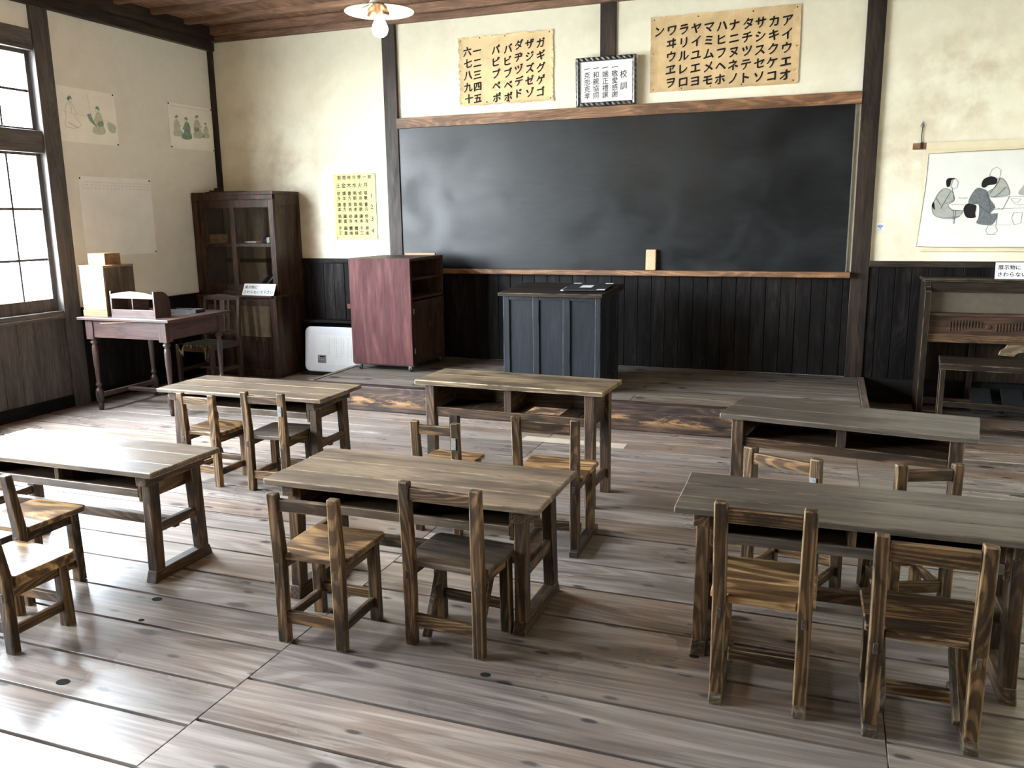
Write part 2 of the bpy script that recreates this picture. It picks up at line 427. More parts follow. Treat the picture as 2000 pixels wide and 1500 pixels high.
# ------------------------------------------------------------------ mesh helpers
class MB:
    """collects simple solids into one mesh"""
    def __init__(self):
        self.bm = bmesh.new()

    def hexa(self, pts):
        vs = [self.bm.verts.new(p) for p in pts]
        for f in ((0, 3, 2, 1), (4, 5, 6, 7), (0, 1, 5, 4), (1, 2, 6, 5), (2, 3, 7, 6), (3, 0, 4, 7)):
            self.bm.faces.new([vs[i] for i in f])
        return self

    def box(self, x0, x1, y0, y1, z0, z1):
        return self.hexa([(x0, y0, z0), (x1, y0, z0), (x1, y1, z0), (x0, y1, z0),
                          (x0, y0, z1), (x1, y0, z1), (x1, y1, z1), (x0, y1, z1)])

    def taper(self, cb, sb, ct, st):
        """tapered upright: bottom centre + (sx, sy), top centre + (sx, sy)"""
        p = []
        for (x, y, z), (sx, sy) in ((cb, sb), (ct, st)):
            p += [(x - sx / 2, y - sy / 2, z), (x + sx / 2, y - sy / 2, z), (x + sx / 2, y + sy / 2, z), (x - sx / 2, y + sy / 2, z)]
        return self.hexa(p)

    def beam(self, a, b, wx, wz, up=(0, 0, 1)):
        """square-section bar from a to b"""
        a, b = Vector(a), Vector(b)
        d = (b - a).normalized()
        s = d.cross(Vector(up))
        if s.length < 1e-5:
            s = Vector((1, 0, 0))
        s.normalize()
        u = s.cross(d).normalized()
        p = []
        for c in (a, b):
            p += [c - s * wx / 2 - u * wz / 2, c + s * wx / 2 - u * wz / 2, c + s * wx / 2 + u * wz / 2, c - s * wx / 2 + u * wz / 2]
        return self.hexa(p)

    def prism(self, pts, z0, z1):
        """xy outline extruded in z"""
        lo = [self.bm.verts.new((x, y, z0)) for x, y in pts]
        hi = [self.bm.verts.new((x, y, z1)) for x, y in pts]
        n = len(pts)
        self.bm.faces.new(list(reversed(lo)))
        self.bm.faces.new(hi)
        for i in range(n):
            j = (i + 1) % n
            self.bm.faces.new((lo[i], lo[j], hi[j], hi[i]))
        return self

    def prism_y(self, pts, y0, y1):
        """xz outline extruded in y"""
        lo = [self.bm.verts.new((x, y0, z)) for x, z in pts]
        hi = [self.bm.verts.new((x, y1, z)) for x, z in pts]
        n = len(pts)
        self.bm.faces.new(lo)
        self.bm.faces.new(list(reversed(hi)))
        for i in range(n):
            j = (i + 1) % n
            self.bm.faces.new((lo[j], lo[i], hi[i], hi[j]))
        return self

    def prism_x(self, pts, x0, x1):
        """yz outline extruded in x"""
        lo = [self.bm.verts.new((x0, y, z)) for y, z in pts]
        hi = [self.bm.verts.new((x1, y, z)) for y, z in pts]
        n = len(pts)
        self.bm.faces.new(list(reversed(lo)))
        self.bm.faces.new(hi)
        for i in range(n):
            j = (i + 1) % n
            self.bm.faces.new((lo[i], lo[j], hi[j], hi[i]))
        return self

    def lathe(self, prof, c=(0, 0, 0), seg=24, cap=True):
        """(radius, z) profile turned about a vertical axis through c"""
        rings = []
        for r, z in prof:
            rings.append([self.bm.verts.new((c[0] + r * math.cos(2 * PI * i / seg), c[1] + r * math.sin(2 * PI * i / seg), c[2] + z)) for i in range(seg)])
        for a, b in zip(rings, rings[1:]):
            for i in range(seg):
                j = (i + 1) % seg
                self.bm.faces.new((a[i], a[j], b[j], b[i]))
        if cap:
            self.bm.faces.new(list(reversed(rings[0])))
            self.bm.faces.new(rings[-1])
        return self

    def tube(self, pts, r, seg=8):
        pts = [Vector(p) for p in pts]
        rings = []
        for k, p in enumerate(pts):
            d = (pts[min(k + 1, len(pts) - 1)] - pts[max(k - 1, 0)]).normalized()
            s = d.cross(Vector((0.3, 0.2, 1))).normalized()
            u = s.cross(d)
            rr = r[k] if isinstance(r, (list, tuple)) else r
            rings.append([self.bm.verts.new(p + (s * math.cos(2 * PI * i / seg) + u * math.sin(2 * PI * i / seg)) * rr) for i in range(seg)])
        for a, b in zip(rings, rings[1:]):
            for i in range(seg):
                j = (i + 1) % seg
                self.bm.faces.new((a[i], a[j], b[j], b[i]))
        self.bm.faces.new(list(reversed(rings[0])))
        self.bm.faces.new(rings[-1])
        return self

    def jitter(self, amt):
        for v in self.bm.verts:
            v.co += Vector((random.uniform(-amt, amt), random.uniform(-amt, amt), random.uniform(-amt, amt)))
        return self

    def build(self, name, mat, parent=None, bevel=0.0, seg=2, smooth=False):
        bmesh.ops.recalc_face_normals(self.bm, faces=self.bm.faces)
        me = bpy.data.meshes.new(name)
        self.bm.to_mesh(me)
        self.bm.free()
        if mat is not None:
            for mt in (mat if isinstance(mat, (list, tuple)) else [mat]):
                me.materials.append(mt)
        if smooth:
            for p in me.polygons:
                p.use_smooth = True
        o = bpy.data.objects.new(name, me)
        COL.objects.link(o)
        if parent is not None:
            o.parent = parent
        if bevel > 0:
            b = o.modifiers.new('bevel', 'BEVEL')
            b.width = bevel
            b.segments = seg
            b.limit_method = 'ANGLE'
            b.angle_limit = math.radians(40)
            b.harden_normals = False
            m0 = mat if not isinstance(mat, (list, tuple)) else None
            if m0 is not None and m0.name in EDGE:
                me.materials.append(EDGE[m0.name])
                b.material = 1
        return o

def thing(name, label, cat, loc=(0, 0, 0), rz=0.0, group=None, kind=None):
    o = bpy.data.objects.new(name, None)
    COL.objects.link(o)
    o.empty_display_size = 0.05
    o.location = loc
    o.rotation_euler = (0, 0, rz)
    o['label'] = label
    o['category'] = cat
    if group:
        o['group'] = group
    if kind:
        o['kind'] = kind
    return o

def tag(o, label, cat, group=None):
    o['label'] = label
    o['category'] = cat
    if group:
        o['group'] = group
    return o

def struct(o, label=None):
    o['kind'] = 'structure'
    if label:
        o['label'] = label
    return o

# lettering: glyph outlines of Blender's own font turned into thin meshes
_gl = {}
def glyph(ch, bold):
    k = (ch, bold)
    if k in _gl:
        return _gl[k]
    cu = bpy.data.curves.new('glyph', 'FONT')
    cu.body = ch
    cu.size = 1.0
    cu.offset = bold
    cu.resolution_u = 3
    ob = bpy.data.objects.new('glyph', cu)
    COL.objects.link(ob)
    dg = bpy.context.evaluated_depsgraph_get()
    me = bpy.data.meshes.new_from_object(ob.evaluated_get(dg))
    vs = [(v.co.x, v.co.y) for v in me.vertices]
    fs = [tuple(p.vertices) for p in me.polygons]
    bpy.data.objects.remove(ob)
    bpy.data.curves.remove(cu)
    bpy.data.meshes.remove(me)
    if vs:
        if ch in '一二三':
            cx, cy = 0.5, 0.38
        else:
            x0, x1 = min(v[0] for v in vs), max(v[0] for v in vs)
            cx, cy = (x0 + x1) / 2, 0.38
        vs = [(x - cx, y - cy) for x, y in vs]
    _gl[k] = (vs, fs)
    return _gl[k]

def lettering(name, items, mat, parent, y=-0.001, bold=0.0, shear=0.0, sx=1.0):
    """items: (char, x, z, size) laid in the local xz plane facing -y; bold thickens the strokes by overlaid copies"""
    verts, faces = [], []
    offs = [(0, 0)] if bold <= 0 else [(0, 0), (bold, bold * 0.4), (-bold, -bold * 0.4), (bold * 0.3, bold), (-bold * 0.3, -bold)]
    for it in items:
        ch, x, z, s = it[:4]
        vs, fs = glyph(ch, 0.0)
        for k, (ox, oz) in enumerate(offs):
            o = len(verts)
            verts += [(x + (vx + ox) * s * sx, y - k * 0.00006, z + (vy + oz + shear * vx) * s) for vx, vy in vs]
            faces += [tuple(o + i for i in f) for f in fs]
    me = bpy.data.meshes.new(name)
    me.from_pydata(verts, [], faces)
    me.materials.append(mat)
    ob = bpy.data.objects.new(name, me)
    COL.objects.link(ob)
    ob.parent = parent
    return ob

def flat_shapes(name, polys, strokes, mat, parent, y=-0.0012, t=0.0008):
    """polys: outlines, strokes: (points, width); all in the local xz plane"""
    b = MB()
    for p in polys:
        b.prism_y(p, y, y + t)
    for pts, wd in strokes:
        for (x0, z0), (x1, z1) in zip(pts, pts[1:]):
            d = math.hypot(x1 - x0, z1 - z0)
            if d < 1e-6:
                continue
            nx, nz = -(z1 - z0) / d * wd / 2, (x1 - x0) / d * wd / 2
            ex, ez = (x1 - x0) / d * wd * 0.3, (z1 - z0) / d * wd * 0.3
            b.prism_y([(x0 + nx - ex, z0 + nz - ez), (x0 - nx - ex, z0 - nz - ez), (x1 - nx + ex, z1 - nz + ez), (x1 + nx + ex, z1 + nz + ez)], y, y + t)
    return b.build(name, mat, parent)

def paper_mesh(w, h, nx=30, nz=20, tear=0.0, curl=0.0, th=0.0012, off=0.002, notch=0.12):
    """a sheet in the local xz plane, centred, front face towards -y; tear eats into its edges"""
    b = MB()
    fr, bk = {}, {}
    ph = [random.uniform(0, 6) for _ in range(8)]

    def bite(s, k):
        if not tear:
            return 0.0
        r = 0.35 * abs(math.sin(s * 9 + ph[k]) * math.sin(s * 23 + ph[k + 4])) + random.uniform(0, 0.12)
        if random.random() < notch:
            r += random.uniform(0.4, 1.0)
        return tear * r
    eb = {}
    for i in range(nx + 1):
        eb['b', i], eb['t', i] = bite(i / nx * w, 0), bite(i / nx * w, 1)
    for k in range(nz + 1):
        eb['l', k], eb['r', k] = bite(k / nz * h, 2), bite(k / nz * h, 3)
    for i in range(nx + 1):
        for k in range(nz + 1):
            x, z = -w / 2 + w * i / nx, -h / 2 + h * k / nz
            if i == 0: x += eb['l', k]
            if i == nx: x -= eb['r', k]
            if k == 0: z += eb['b', i]
            if k == nz: z -= eb['t', i]
            ed = max(abs(x) / (w / 2), abs(z) / (h / 2))
            y = -off
            if curl and ed > 0.9:
                y -= curl * (ed - 0.9) / 0.1 * (0.4 + 0.6 * abs(math.sin(i * 0.45 + k * 0.7)))
            fr[i, k] = b.bm.verts.new((x, y, z))
            bk[i, k] = b.bm.verts.new((x, y + th, z))
    for i in range(nx):
        for k in range(nz):
            b.bm.faces.new((fr[i, k], fr[i + 1, k], fr[i + 1, k + 1], fr[i, k + 1]))
            b.bm.faces.new((bk[i, k + 1], bk[i + 1, k + 1], bk[i + 1, k], bk[i, k]))
    ring = [(i, 0) for i in range(nx)] + [(nx, k) for k in range(nz)] + [(i, nz) for i in range(nx, 0, -1)] + [(0, k) for k in range(nz, 0, -1)]
    for a, c in zip(ring, ring[1:] + ring[:1]):
        b.bm.faces.new((fr[a], bk[a], bk[c], fr[c]))
    return b

def pins(parent, pts, mat, y=-0.004, r=0.006):
    for x, z in pts:
        b = MB()
        b.lathe([(0.002, 0), (r, 0.001), (r * 0.8, 0.004), (0.001, 0.006)], (0, 0, 0), 10)
        for v in b.bm.verts:
            v.co = Vector((v.co.x, -v.co.z, v.co.y))
        o = b.build('pin', mat, parent, smooth=True)
        o.location = (x, y, z)

# ------------------------------------------------------------------ shared materials
M_PLASTER_F = plaster('plaster_front', (0.86, 0.815, 0.655), (0.42, 0.30, 0.17), 0.35, 3.3, ((-4.95, YF, 1.75, 0.75, 0.55), (-5.35, YF, 2.25, 0.7, 0.4), (0.85, YF, 2.42, 0.75, 0.6), (0.42, YF, 1.85, 0.5, 0.5), (-4.6, YF, 1.30, 0.5, 0.5), (0.45, YF, 1.25, 0.5, 0.35)))  # first spot also paints shade beside the cupboard; the others are stains
M_PLASTER_L = plaster('plaster_left', (0.80, 0.785, 0.73), (0.46, 0.37, 0.26), 0.25, 8.1)
M_FLOOR = floor_mat('floor_boards', (0.112, 0.086, 0.070, 1), (0.242, 0.194, 0.163, 1), (0.345, 0.287, 0.245, 1), 0.28)
M_DECK = floor_mat('platform_boards', (0.080, 0.062, 0.048, 1), (0.165, 0.133, 0.105, 1), (0.240, 0.200, 0.160, 1), 0.60, knot=1.0, spec=0.2, sk=(1.5, 2.0, 0.6), sn=(2.4, 3.0, 0.6))
M_GAP = plain('dark_gap', (0.012, 0.011, 0.010), 0.9, 0.1)
M_BLACK = plain('black_iron', (0.015, 0.015, 0.016), 0.5, 0.4)
M_GLASS = glass_mat('window_glass')
M_CGLASS = glass_mat('cupboard_glass', (0.97, 0.97, 0.96), 0.03)
M_INK = plain('black_ink', (0.014, 0.012, 0.012), 0.7, 0.2)
M_INKGREY = plain('grey_ink', (0.16, 0.16, 0.15), 0.8, 0.2)
M_PIN = plain('pin_metal', (0.10, 0.075, 0.05), 0.4, 0.5, 0.5)
M_WHITE = plain('white_card', (0.78, 0.79, 0.78), 0.6, 0.3, namt=0.03)
M_PAPERW = plain('white_paper', (0.80, 0.80, 0.77), 0.7, 0.25, namt=0.04, nscale=9)
wd_post, wd_left, wd_wain, wd_trim = W('dark_post'), W('post_left'), W('wainscot'), W('warm_trim')

# ------------------------------------------------------------------ floor: long boards laid left to right, with open seams and butt joints
def boards(name, x0, x1, seams, joints, z, th, mat, gap=0.013, parent=None):
    b = MB()
    lay = b.bm.loops.layers.float_color.new('tint')
    for r, (ya, yb) in enumerate(zip(seams, seams[1:])):
        xs = [x0] + [j + (0.0 if k else 0.0) for k, j in enumerate(joints(r))] + [x1]
        for xa, xb in zip(xs, xs[1:]):
            n0 = len(b.bm.faces)
            b.box(xa + 0.0015, xb - 0.0015, ya + gap / 2, yb - gap / 2, z - th, z)
            b.bm.faces.ensure_lookup_table()
            t = (random.random(), random.random(), random.random(), 1)
            for f in b.bm.faces[n0:]:
                for l in f.loops:
                    l[lay] = t
    return b.build(name, mat, parent, bevel=0.0012, seg=1)

sm = [1.100, 1.350, 1.597, 1.824, 2.023, 2.278, 2.340, 2.593, 2.848, 3.112]
left_seams = [YB]
y = YB
while y < 1.1 - 0.3:
    y += random.choice((0.22, 0.25, 0.27))
    left_seams.append(y)
left_seams[-1] = 0.85
left_seams += [1.10, 1.35, 1.598, 1.805, 2.024, 2.278, 2.498, 2.746, 2.98, 3.20]
y = 3.20
while y < YF - 0.2:
    y += random.choice((0.21, 0.24, 0.26, 0.19))
    left_seams.append(y)
left_seams[-1] = YF
mid_seams = [s for s in left_seams if s < 1.0] + [1.08, 1.34, 1.592, 1.842, 2.091, 2.341, 2.593, 2.848, 3.110, 3.36] + [s + 0.13 for s in left_seams if 3.4 < s < YF - 0.2] + [YF]
right_seams = [s - 0.04 if 0.5 > s > YB else s for s in mid_seams]
right_seams = [s + (0.07 if 1.0 < s < 5.0 else 0) for s in right_seams]
floor = boards('floor', XL - 0.1, -1.742, left_seams, lambda r: [], 0.0, 0.03, M_FLOOR)
struct(floor, 'worn grey wooden floorboards with open dark seams')
f2 = boards('floor_boards', -1.742, 0.232, mid_seams, lambda r: [], 0.0, 0.03, M_FLOOR, parent=floor)
f3 = boards('floor_boards', 0.232, XR + 0.1, right_seams, lambda r: [], 0.0, 0.03, M_FLOOR, parent=floor)
sub = MB().box(XL - 0.1, XR + 0.1, YB - 0.1, YF + 0.1, -0.12, -0.031).build('floor_underside', M_GAP, floor)
for (hx, hy, hr) in ((-2.311, 1.866, 0.019), (-2.472, 2.465, 0.017), (-0.997, 2.368, 0.014), (-0.36, 2.715, 0.013), (-2.395, 2.30, 0.010)):
    b = MB()
    b.lathe([(hr, 0.0), (hr * 0.98, 0.0006)], (0, 0, 0), 16)
    for v in b.bm.verts:
        v.co.x *= 1.35
    k = b.build('knothole', M_GAP, floor)
    k.location = (hx, hy, 0.0)
patch = MB().box(-1.90, -1.19, 5.235, 5.345, 0.0, 0.0015).build('patch_board', plain('new_pine', (0.46, 0.40, 0.31), 0.5, 0.4, nscale=12), floor)

# ------------------------------------------------------------------ walls
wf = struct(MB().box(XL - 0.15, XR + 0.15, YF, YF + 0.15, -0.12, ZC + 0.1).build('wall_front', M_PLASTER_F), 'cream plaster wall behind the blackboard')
b = MB()
b.box(XL - 0.15, XL, 5.21, YF, -0.12, ZC + 0.1)
b.box(XL - 0.15, XL, YB, 5.21, 2.90, ZC + 0.1)
b.box(XL - 0.15, XL, YB, 5.21, -0.12, 0.79)
b.box(XL - 0.15, XL, YB, BAYS[-1][0], 0.79, 2.90)
struct(b.build('wall_left', M_PLASTER_L), 'dull cream plaster wall with tall windows')
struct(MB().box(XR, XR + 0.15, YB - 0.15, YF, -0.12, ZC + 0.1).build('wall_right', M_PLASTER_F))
struct(MB().box(XL - 0.15, XR, YB - 0.15, YB, -0.12, ZC + 0.1).build('wall_back', W('back_panel')('z')))

# wainscot of upright boards (front wall: left bay, under the blackboard, right bay; left wall; right and back walls)
def wains_front(name, x0, x1, z0, z1, mat, phase=0.0):
    b = MB()
    x = x0
    first = True
    while x < x1 - 0.01:
        nx = min(x1, x + (phase if (first and phase) else 0.1172) )
        b.box(x + 0.0022, nx - 0.0022, YF - 0.014 - random.uniform(0, 0.003), YF + 0.004, z0, z1)
        x = nx
        first = False
    b.box(x0, x1, YF - 0.001, YF + 0.002, z0, z1)
    return struct(b.build(name, mat, bevel=0.0015, seg=1))

wains_front('trim_1', XL, -3.90, 0.0, 1.08, wd_wain('z'))
wains_front('trim_2', -3.765, 0.168, 0.20, 1.0, wd_wain('z'), 0.016)
wains_front('trim_3', 0.30, XR, 0.20, 1.08, wd_wain('z'), 0.074)
struct(MB().box(XL, -3.90, YF - 0.035, YF + 0.002, 1.076, 1.122).build('trim_4', wd_wain('x'), bevel=0.003))
struct(MB().box(0.30, XR, YF - 0.035, YF + 0.002, 1.076, 1.122).build('trim_5', wd_post('x'), bevel=0.003))
struct(MB().box(0.30, XR, YF - 0.006, YF + 0.002, 0.0, 0.20).build('baseboard_front', M_GAP))  # near-black strip paints the dark of an open recess below the wainscot
struct(MB().box(XL, -3.90, YF - 0.03, YF + 0.002, 0.0, 0.12).build('baseboard_front', wd_wain('x')))
for nm, ya, yb, mt in (('trim_6', YB, 5.20, wd_left('z')), ('trim_8', 5.20, YF - 0.02, wd_wain('z'))):
    b = MB()
    y = ya
    while y < yb - 0.001:
        ny = min(yb, y + 0.155)
        b.box(XL - 0.004, XL + 0.014 + random.uniform(0, 0.002), y + 0.001, ny - 0.001, 0.0, 0.77)
        y = ny
    struct(b.build(nm, mt, bevel=0.001, seg=1))
struct(MB().box(XL - 0.02, XL + 0.035, 5.29, YF - 0.03, 0.765, 0.805).build('trim_7', wd_wain('y'), bevel=0.003))
struct(MB().box(XL - 0.004, XL + 0.026, YB, YF - 0.03, 0.0, 0.10).build('baseboard_left', wd_wain('y'), bevel=0.003))

# posts and rails
tn = [10]
def trim(args, mat, bevel=0.004):
    o = MB().box(*args).build('trim_%d' % tn[0], mat, bevel=bevel)
    tn[0] += 1
    return struct(o)

trim((-3.900, -3.765, YF - 0.034, YF + 0.002, 0.0, 3.21), wd_post('z'))
trim((0.168, 0.300, YF - 0.034, YF + 0.002, 0.0, 3.30), wd_post('z'))
trim((-1.870, -1.736, YF - 0.020, YF + 0.002, 2.39, 3.21), wd_post('z'))
trim((XL - 0.02, XL + 0.040, YF - 0.045, YF + 0.002, 0.0, 3.21), wd_post('z'))
PZ = [(5.13, 5.29), (3.31, 3.47), (1.49, 1.65), (-0.33, -0.17)]
for a, c in PZ:
    trim((XL - 0.12, XL + 0.030, a, c, 0.0, 3.20), wd_left('z'))
trim((XL - 0.02, XL + 0.060, YB, YF, 3.13, 3.22), wd_post('y'))
trim((XL - 0.02, XL + 0.100, YB, YF, 3.22, ZC), wd_post('y'))
wd_ceil = W('ceiling')
trim((XL, XR, YF - 0.045, YF + 0.002, 3.205, 3.262), wd_ceil('x'))
trim((XL, XR, YF - 0.10, YF + 0.002, 3.262, ZC), wd_ceil('x'))
trim((XR - 0.06, XR + 0.02, YB, YF, 3.2, ZC), wd_post('y'))
trim((XL, XR, YB - 0.02, YB + 0.06, 3.2, ZC), wd_post('x'))

# ceiling boards with battens under them
b = MB()
x = XL - 0.15
while x < XR + 0.15:
    nx = x + random.choice((0.30, 0.34, 0.38))
    b.box(x + 0.001, nx - 0.001, YB - 0.15, YF + 0.15, ZC + random.uniform(0, 0.004), ZC + 0.03)
    x = nx
ceil_o = struct(b.build('ceiling', W('ceiling')('y')), 'reddish brown wooden ceiling boards on battens')
MB().box(XL - 0.2, XR + 0.2, YB - 0.2, YF + 0.2, ZC + 0.04, ZC + 0.14).build('light_block', M_GAP, ceil_o)  # unseen slab added to keep sky light from leaking between ceiling boards
y = YF - 0.42
while y > YB:
    o = MB().box(XL + 0.02, XR, y - 0.028, y + 0.028, ZC - 0.045, ZC + 0.004).build('batten', W('ceiling')('x'), ceil_o, bevel=0.003)
    y -= 0.42

# ------------------------------------------------------------------ windows of the left wall
wd_sash = W('post_left')
wn = 0
for (a, c) in BAYS:
    wn += 1
    win = thing('window_%d' % wn, 'tall wooden window of small panes glowing with daylight', 'window', (XL, (a + c) / 2, 0), 0, None, 'structure')
    hw = (c - a) / 2
    fr = MB()
    fr.box(-0.12, 0.022, -hw, hw, 0.735, 0.800)           # sill
    fr.box(-0.12, 0.012, -hw, hw, 2.035 + 0.0, 2.205)     # transom
    fr.box(-0.12, 0.020, -hw, hw, 2.80, 2.955)            # head
    fr.build('frame', wd_sash('y'), win, bevel=0.004)
    MB().box(-0.14, 0.035, -hw, hw, 0.742, 0.760).build('sill_board', wd_sash('y'), win, bevel=0.004)
    for s in range(2):
        for (z0, z1, bars, top, bot) in ((0.80, 2.035, (1.214, 1.608), 0.020, 0.100), (2.205, 2.80, (2.50,), 0.030, 0.02)):
            ya = -hw + 0.004 if s == 0 else 0.0
            yb = 0.0 if s == 0 else hw - 0.004
            xo = -0.085 if s == 0 else -0.045
            if s == 0:
                yb += 0.02
            else:
                ya -= 0.02
            sb = MB()
            st = 0.042
            sb.box(xo - 0.018, xo + 0.018, ya, ya + st, z0, z1)
            sb.box(xo - 0.018, xo + 0.018, yb - st, yb, z0, z1)
            sb.box(xo - 0.017, xo + 0.017, ya + st, yb - st, z0, z0 + bot)
            sb.box(xo - 0.017, xo + 0.017, ya + st, yb - st, z1 - top, z1)
            for zb in bars:
                sb.box(xo - 0.010, xo + 0.010, ya + st, yb - st, zb - 0.010, zb + 0.010)
            for q in (1, 2):
                yq = ya + st + (yb - ya - 2 * st) * q / 3
                sb.box(xo - 0.009, xo + 0.009, yq - 0.009, yq + 0.009, z0 + bot, z1 - top)
            so = sb.build('sash', wd_sash('z'), win, bevel=0.002, seg=1)
            MB().box(xo - 0.0015, xo + 0.0015, ya + st * 0.5, yb - st * 0.5, z0 + bot * 0.5, z1 - top * 0.5).build('pane', M_GLASS, so)

# pale ground outside the windows and a dark post in the yard
gr = struct(MB().box(-60, XL - 0.6, -40, 40, -0.6, -0.5).build('ground', plain('pale_yard', (0.55, 0.53, 0.48), 0.9, 0.1, nscale=2)))
po = thing('yard_post', 'dark upright post standing outside beyond the window panes', 'post', (-7.6, 6.53, -0.5))
MB().taper((0, 0, 0), (0.035, 0.035), (0, 0, 1.98), (0.03, 0.03)).build('shaft', M_BLACK, po)
MB().box(-0.03, 0.03, -0.03, 0.03, 1.98, 2.0).build('cap', M_BLACK, po)

# ------------------------------------------------------------------ teaching platform
pf = thing('teaching_platform', 'low wooden teaching platform under the blackboard with worn front beam', 'platform', (-1.83, 5.70, 0))
px0, px1 = -2.13, 2.145       # local x
seams = [0.10, 0.31, 0.52, 0.74, 0.96, 1.18, 1.475]
MB().box(px0 + 0.03, px1 - 0.03, 0.06, 1.47, 0.0, 0.168).build('body', M_GAP, pf)
boards('deck', px0 + 0.045, px1 - 0.05, seams, lambda r: [0.55 - 0.8 * (r % 2)], 0.198, 0.03, M_DECK, gap=0.003, parent=pf)
def beam_mat():
    m = W('beam_worn')('x')
    nt = m.node_tree
    bs = nt.nodes['Principled BSDF']
    src = bs.inputs['Base Color'].links[0].from_socket
    tc = _n(nt, 'ShaderNodeTexCoord')
    sp = _n(nt, 'ShaderNodeSeparateXYZ')
    nt.links.new(tc.outputs['Object'], sp.inputs[0])
    nz = noise(nt, mapped(nt, tc.outputs['Object'], (2.2, 1, 14)), 1.0, 6, 0.7, 0.3)
    band = ramp(nt, sp.outputs['Z'], [(0.035, (0, 0, 0)), (0.075, (1, 1, 1)), (0.110, (1, 1, 1)), (0.150, (0, 0, 0))])
    mk = ramp(nt, nz, [(0.46, (0, 0, 0)), (0.54, (1, 1, 1))])
    mu = _n(nt, 'ShaderNodeMath', operation='MULTIPLY')
    nt.links.new(band, mu.inputs[0])
    nt.links.new(mk, mu.inputs[1])
    nt.links.new(mix(nt, mu.outputs[0], src, (0.30, 0.165, 0.072, 1)), bs.inputs['Base Color'])
    return m

MB().box(px0, px1, 0.0, 0.10, 0.0, 0.200).jitter(0.002).build('front_beam', beam_mat(), pf, bevel=0.008)
MB().box(px0 - 0.002, px0 + 0.043, 0.10, 1.475, 0.0, 0.203).build('edge_board', W('deck')('y'), pf, bevel=0.004)
MB().box(px1 - 0.048, px1 + 0.002, 0.10, 1.475, 0.0, 0.203).build('edge_board', W('deck')('y'), pf, bevel=0.004)

# ------------------------------------------------------------------ blackboard
def board_mat():
    m, nt, bs = base_mat('slate_paint')
    vec, _ = obj_vec(nt, False)
    n1 = noise(nt, mapped(nt, vec, (1.6, 1, 1.9)), 1.5, 3, 0.5, 0.6)
    n2 = noise(nt, mapped(nt, vec, (2, 1, 9)), 3.0, 5, 0.6)
    c = ramp(nt, n1, [(0.38, (0.0022, 0.0028, 0.0034)), (0.70, (0.0070, 0.0080, 0.0090))])
    c = mix(nt, 0.25, c, ramp(nt, n2, [(0.4, (0.004, 0.005, 0.006)), (0.75, (0.020, 0.021, 0.022))]))
    nt.links.new(c, bs.inputs['Base Color'])
    nt.links.new(ramp(nt, n1, [(0.34, (0.34,) * 3), (0.50, (0.40,) * 3), (0.68, (0.49,) * 3)]), bs.inputs['Roughness'])
    bs.inputs['Specular IOR Level'].default_value = 0.34
    return m

bb = thing('blackboard', 'long black chalkboard across the front wall with wooden top rail and chalk ledge', 'blackboard', (-1.815, YF, 0))
MB().box(-1.950, 1.950, -0.022, -0.001, 1.030, 2.315).build('writing_surface', board_mat(), bb, bevel=0.002)
MB().box(1.943, 1.9505, -0.0245, -0.0225, 1.035, 2.305).build('edge_strip', plain('grey_strip', (0.16, 0.16, 0.14), 0.5), bb)
MB().box(-1.958, 1.985, -0.050, -0.001, 2.302, 2.392).build('top_rail', wd_trim('x'), bb, bevel=0.003)
MB().box(-1.950, 1.980, -0.100, -0.015, 0.992, 1.038).build('chalk_ledge', wd_trim('x'), bb, bevel=0.008, seg=3)

er = thing('blackboard_eraser', 'tan felt blackboard eraser standing upright on the chalk ledge', 'eraser', (-1.405, YF - 0.068, 1.039))
MB().box(-0.043, 0.043, -0.012, 0.020, 0.0, 0.172).build('felt_pad', plain('tan_felt', (0.62, 0.36, 0.22), 0.8, 0.2, nscale=60), er, bevel=0.008, seg=3)
MB().box(-0.040, 0.040, 0.020, 0.030, 0.004, 0.168).build('back', W('box_pale')('z'), er, bevel=0.003)
er.rotation_euler = (math.radians(-4), 0, 0)

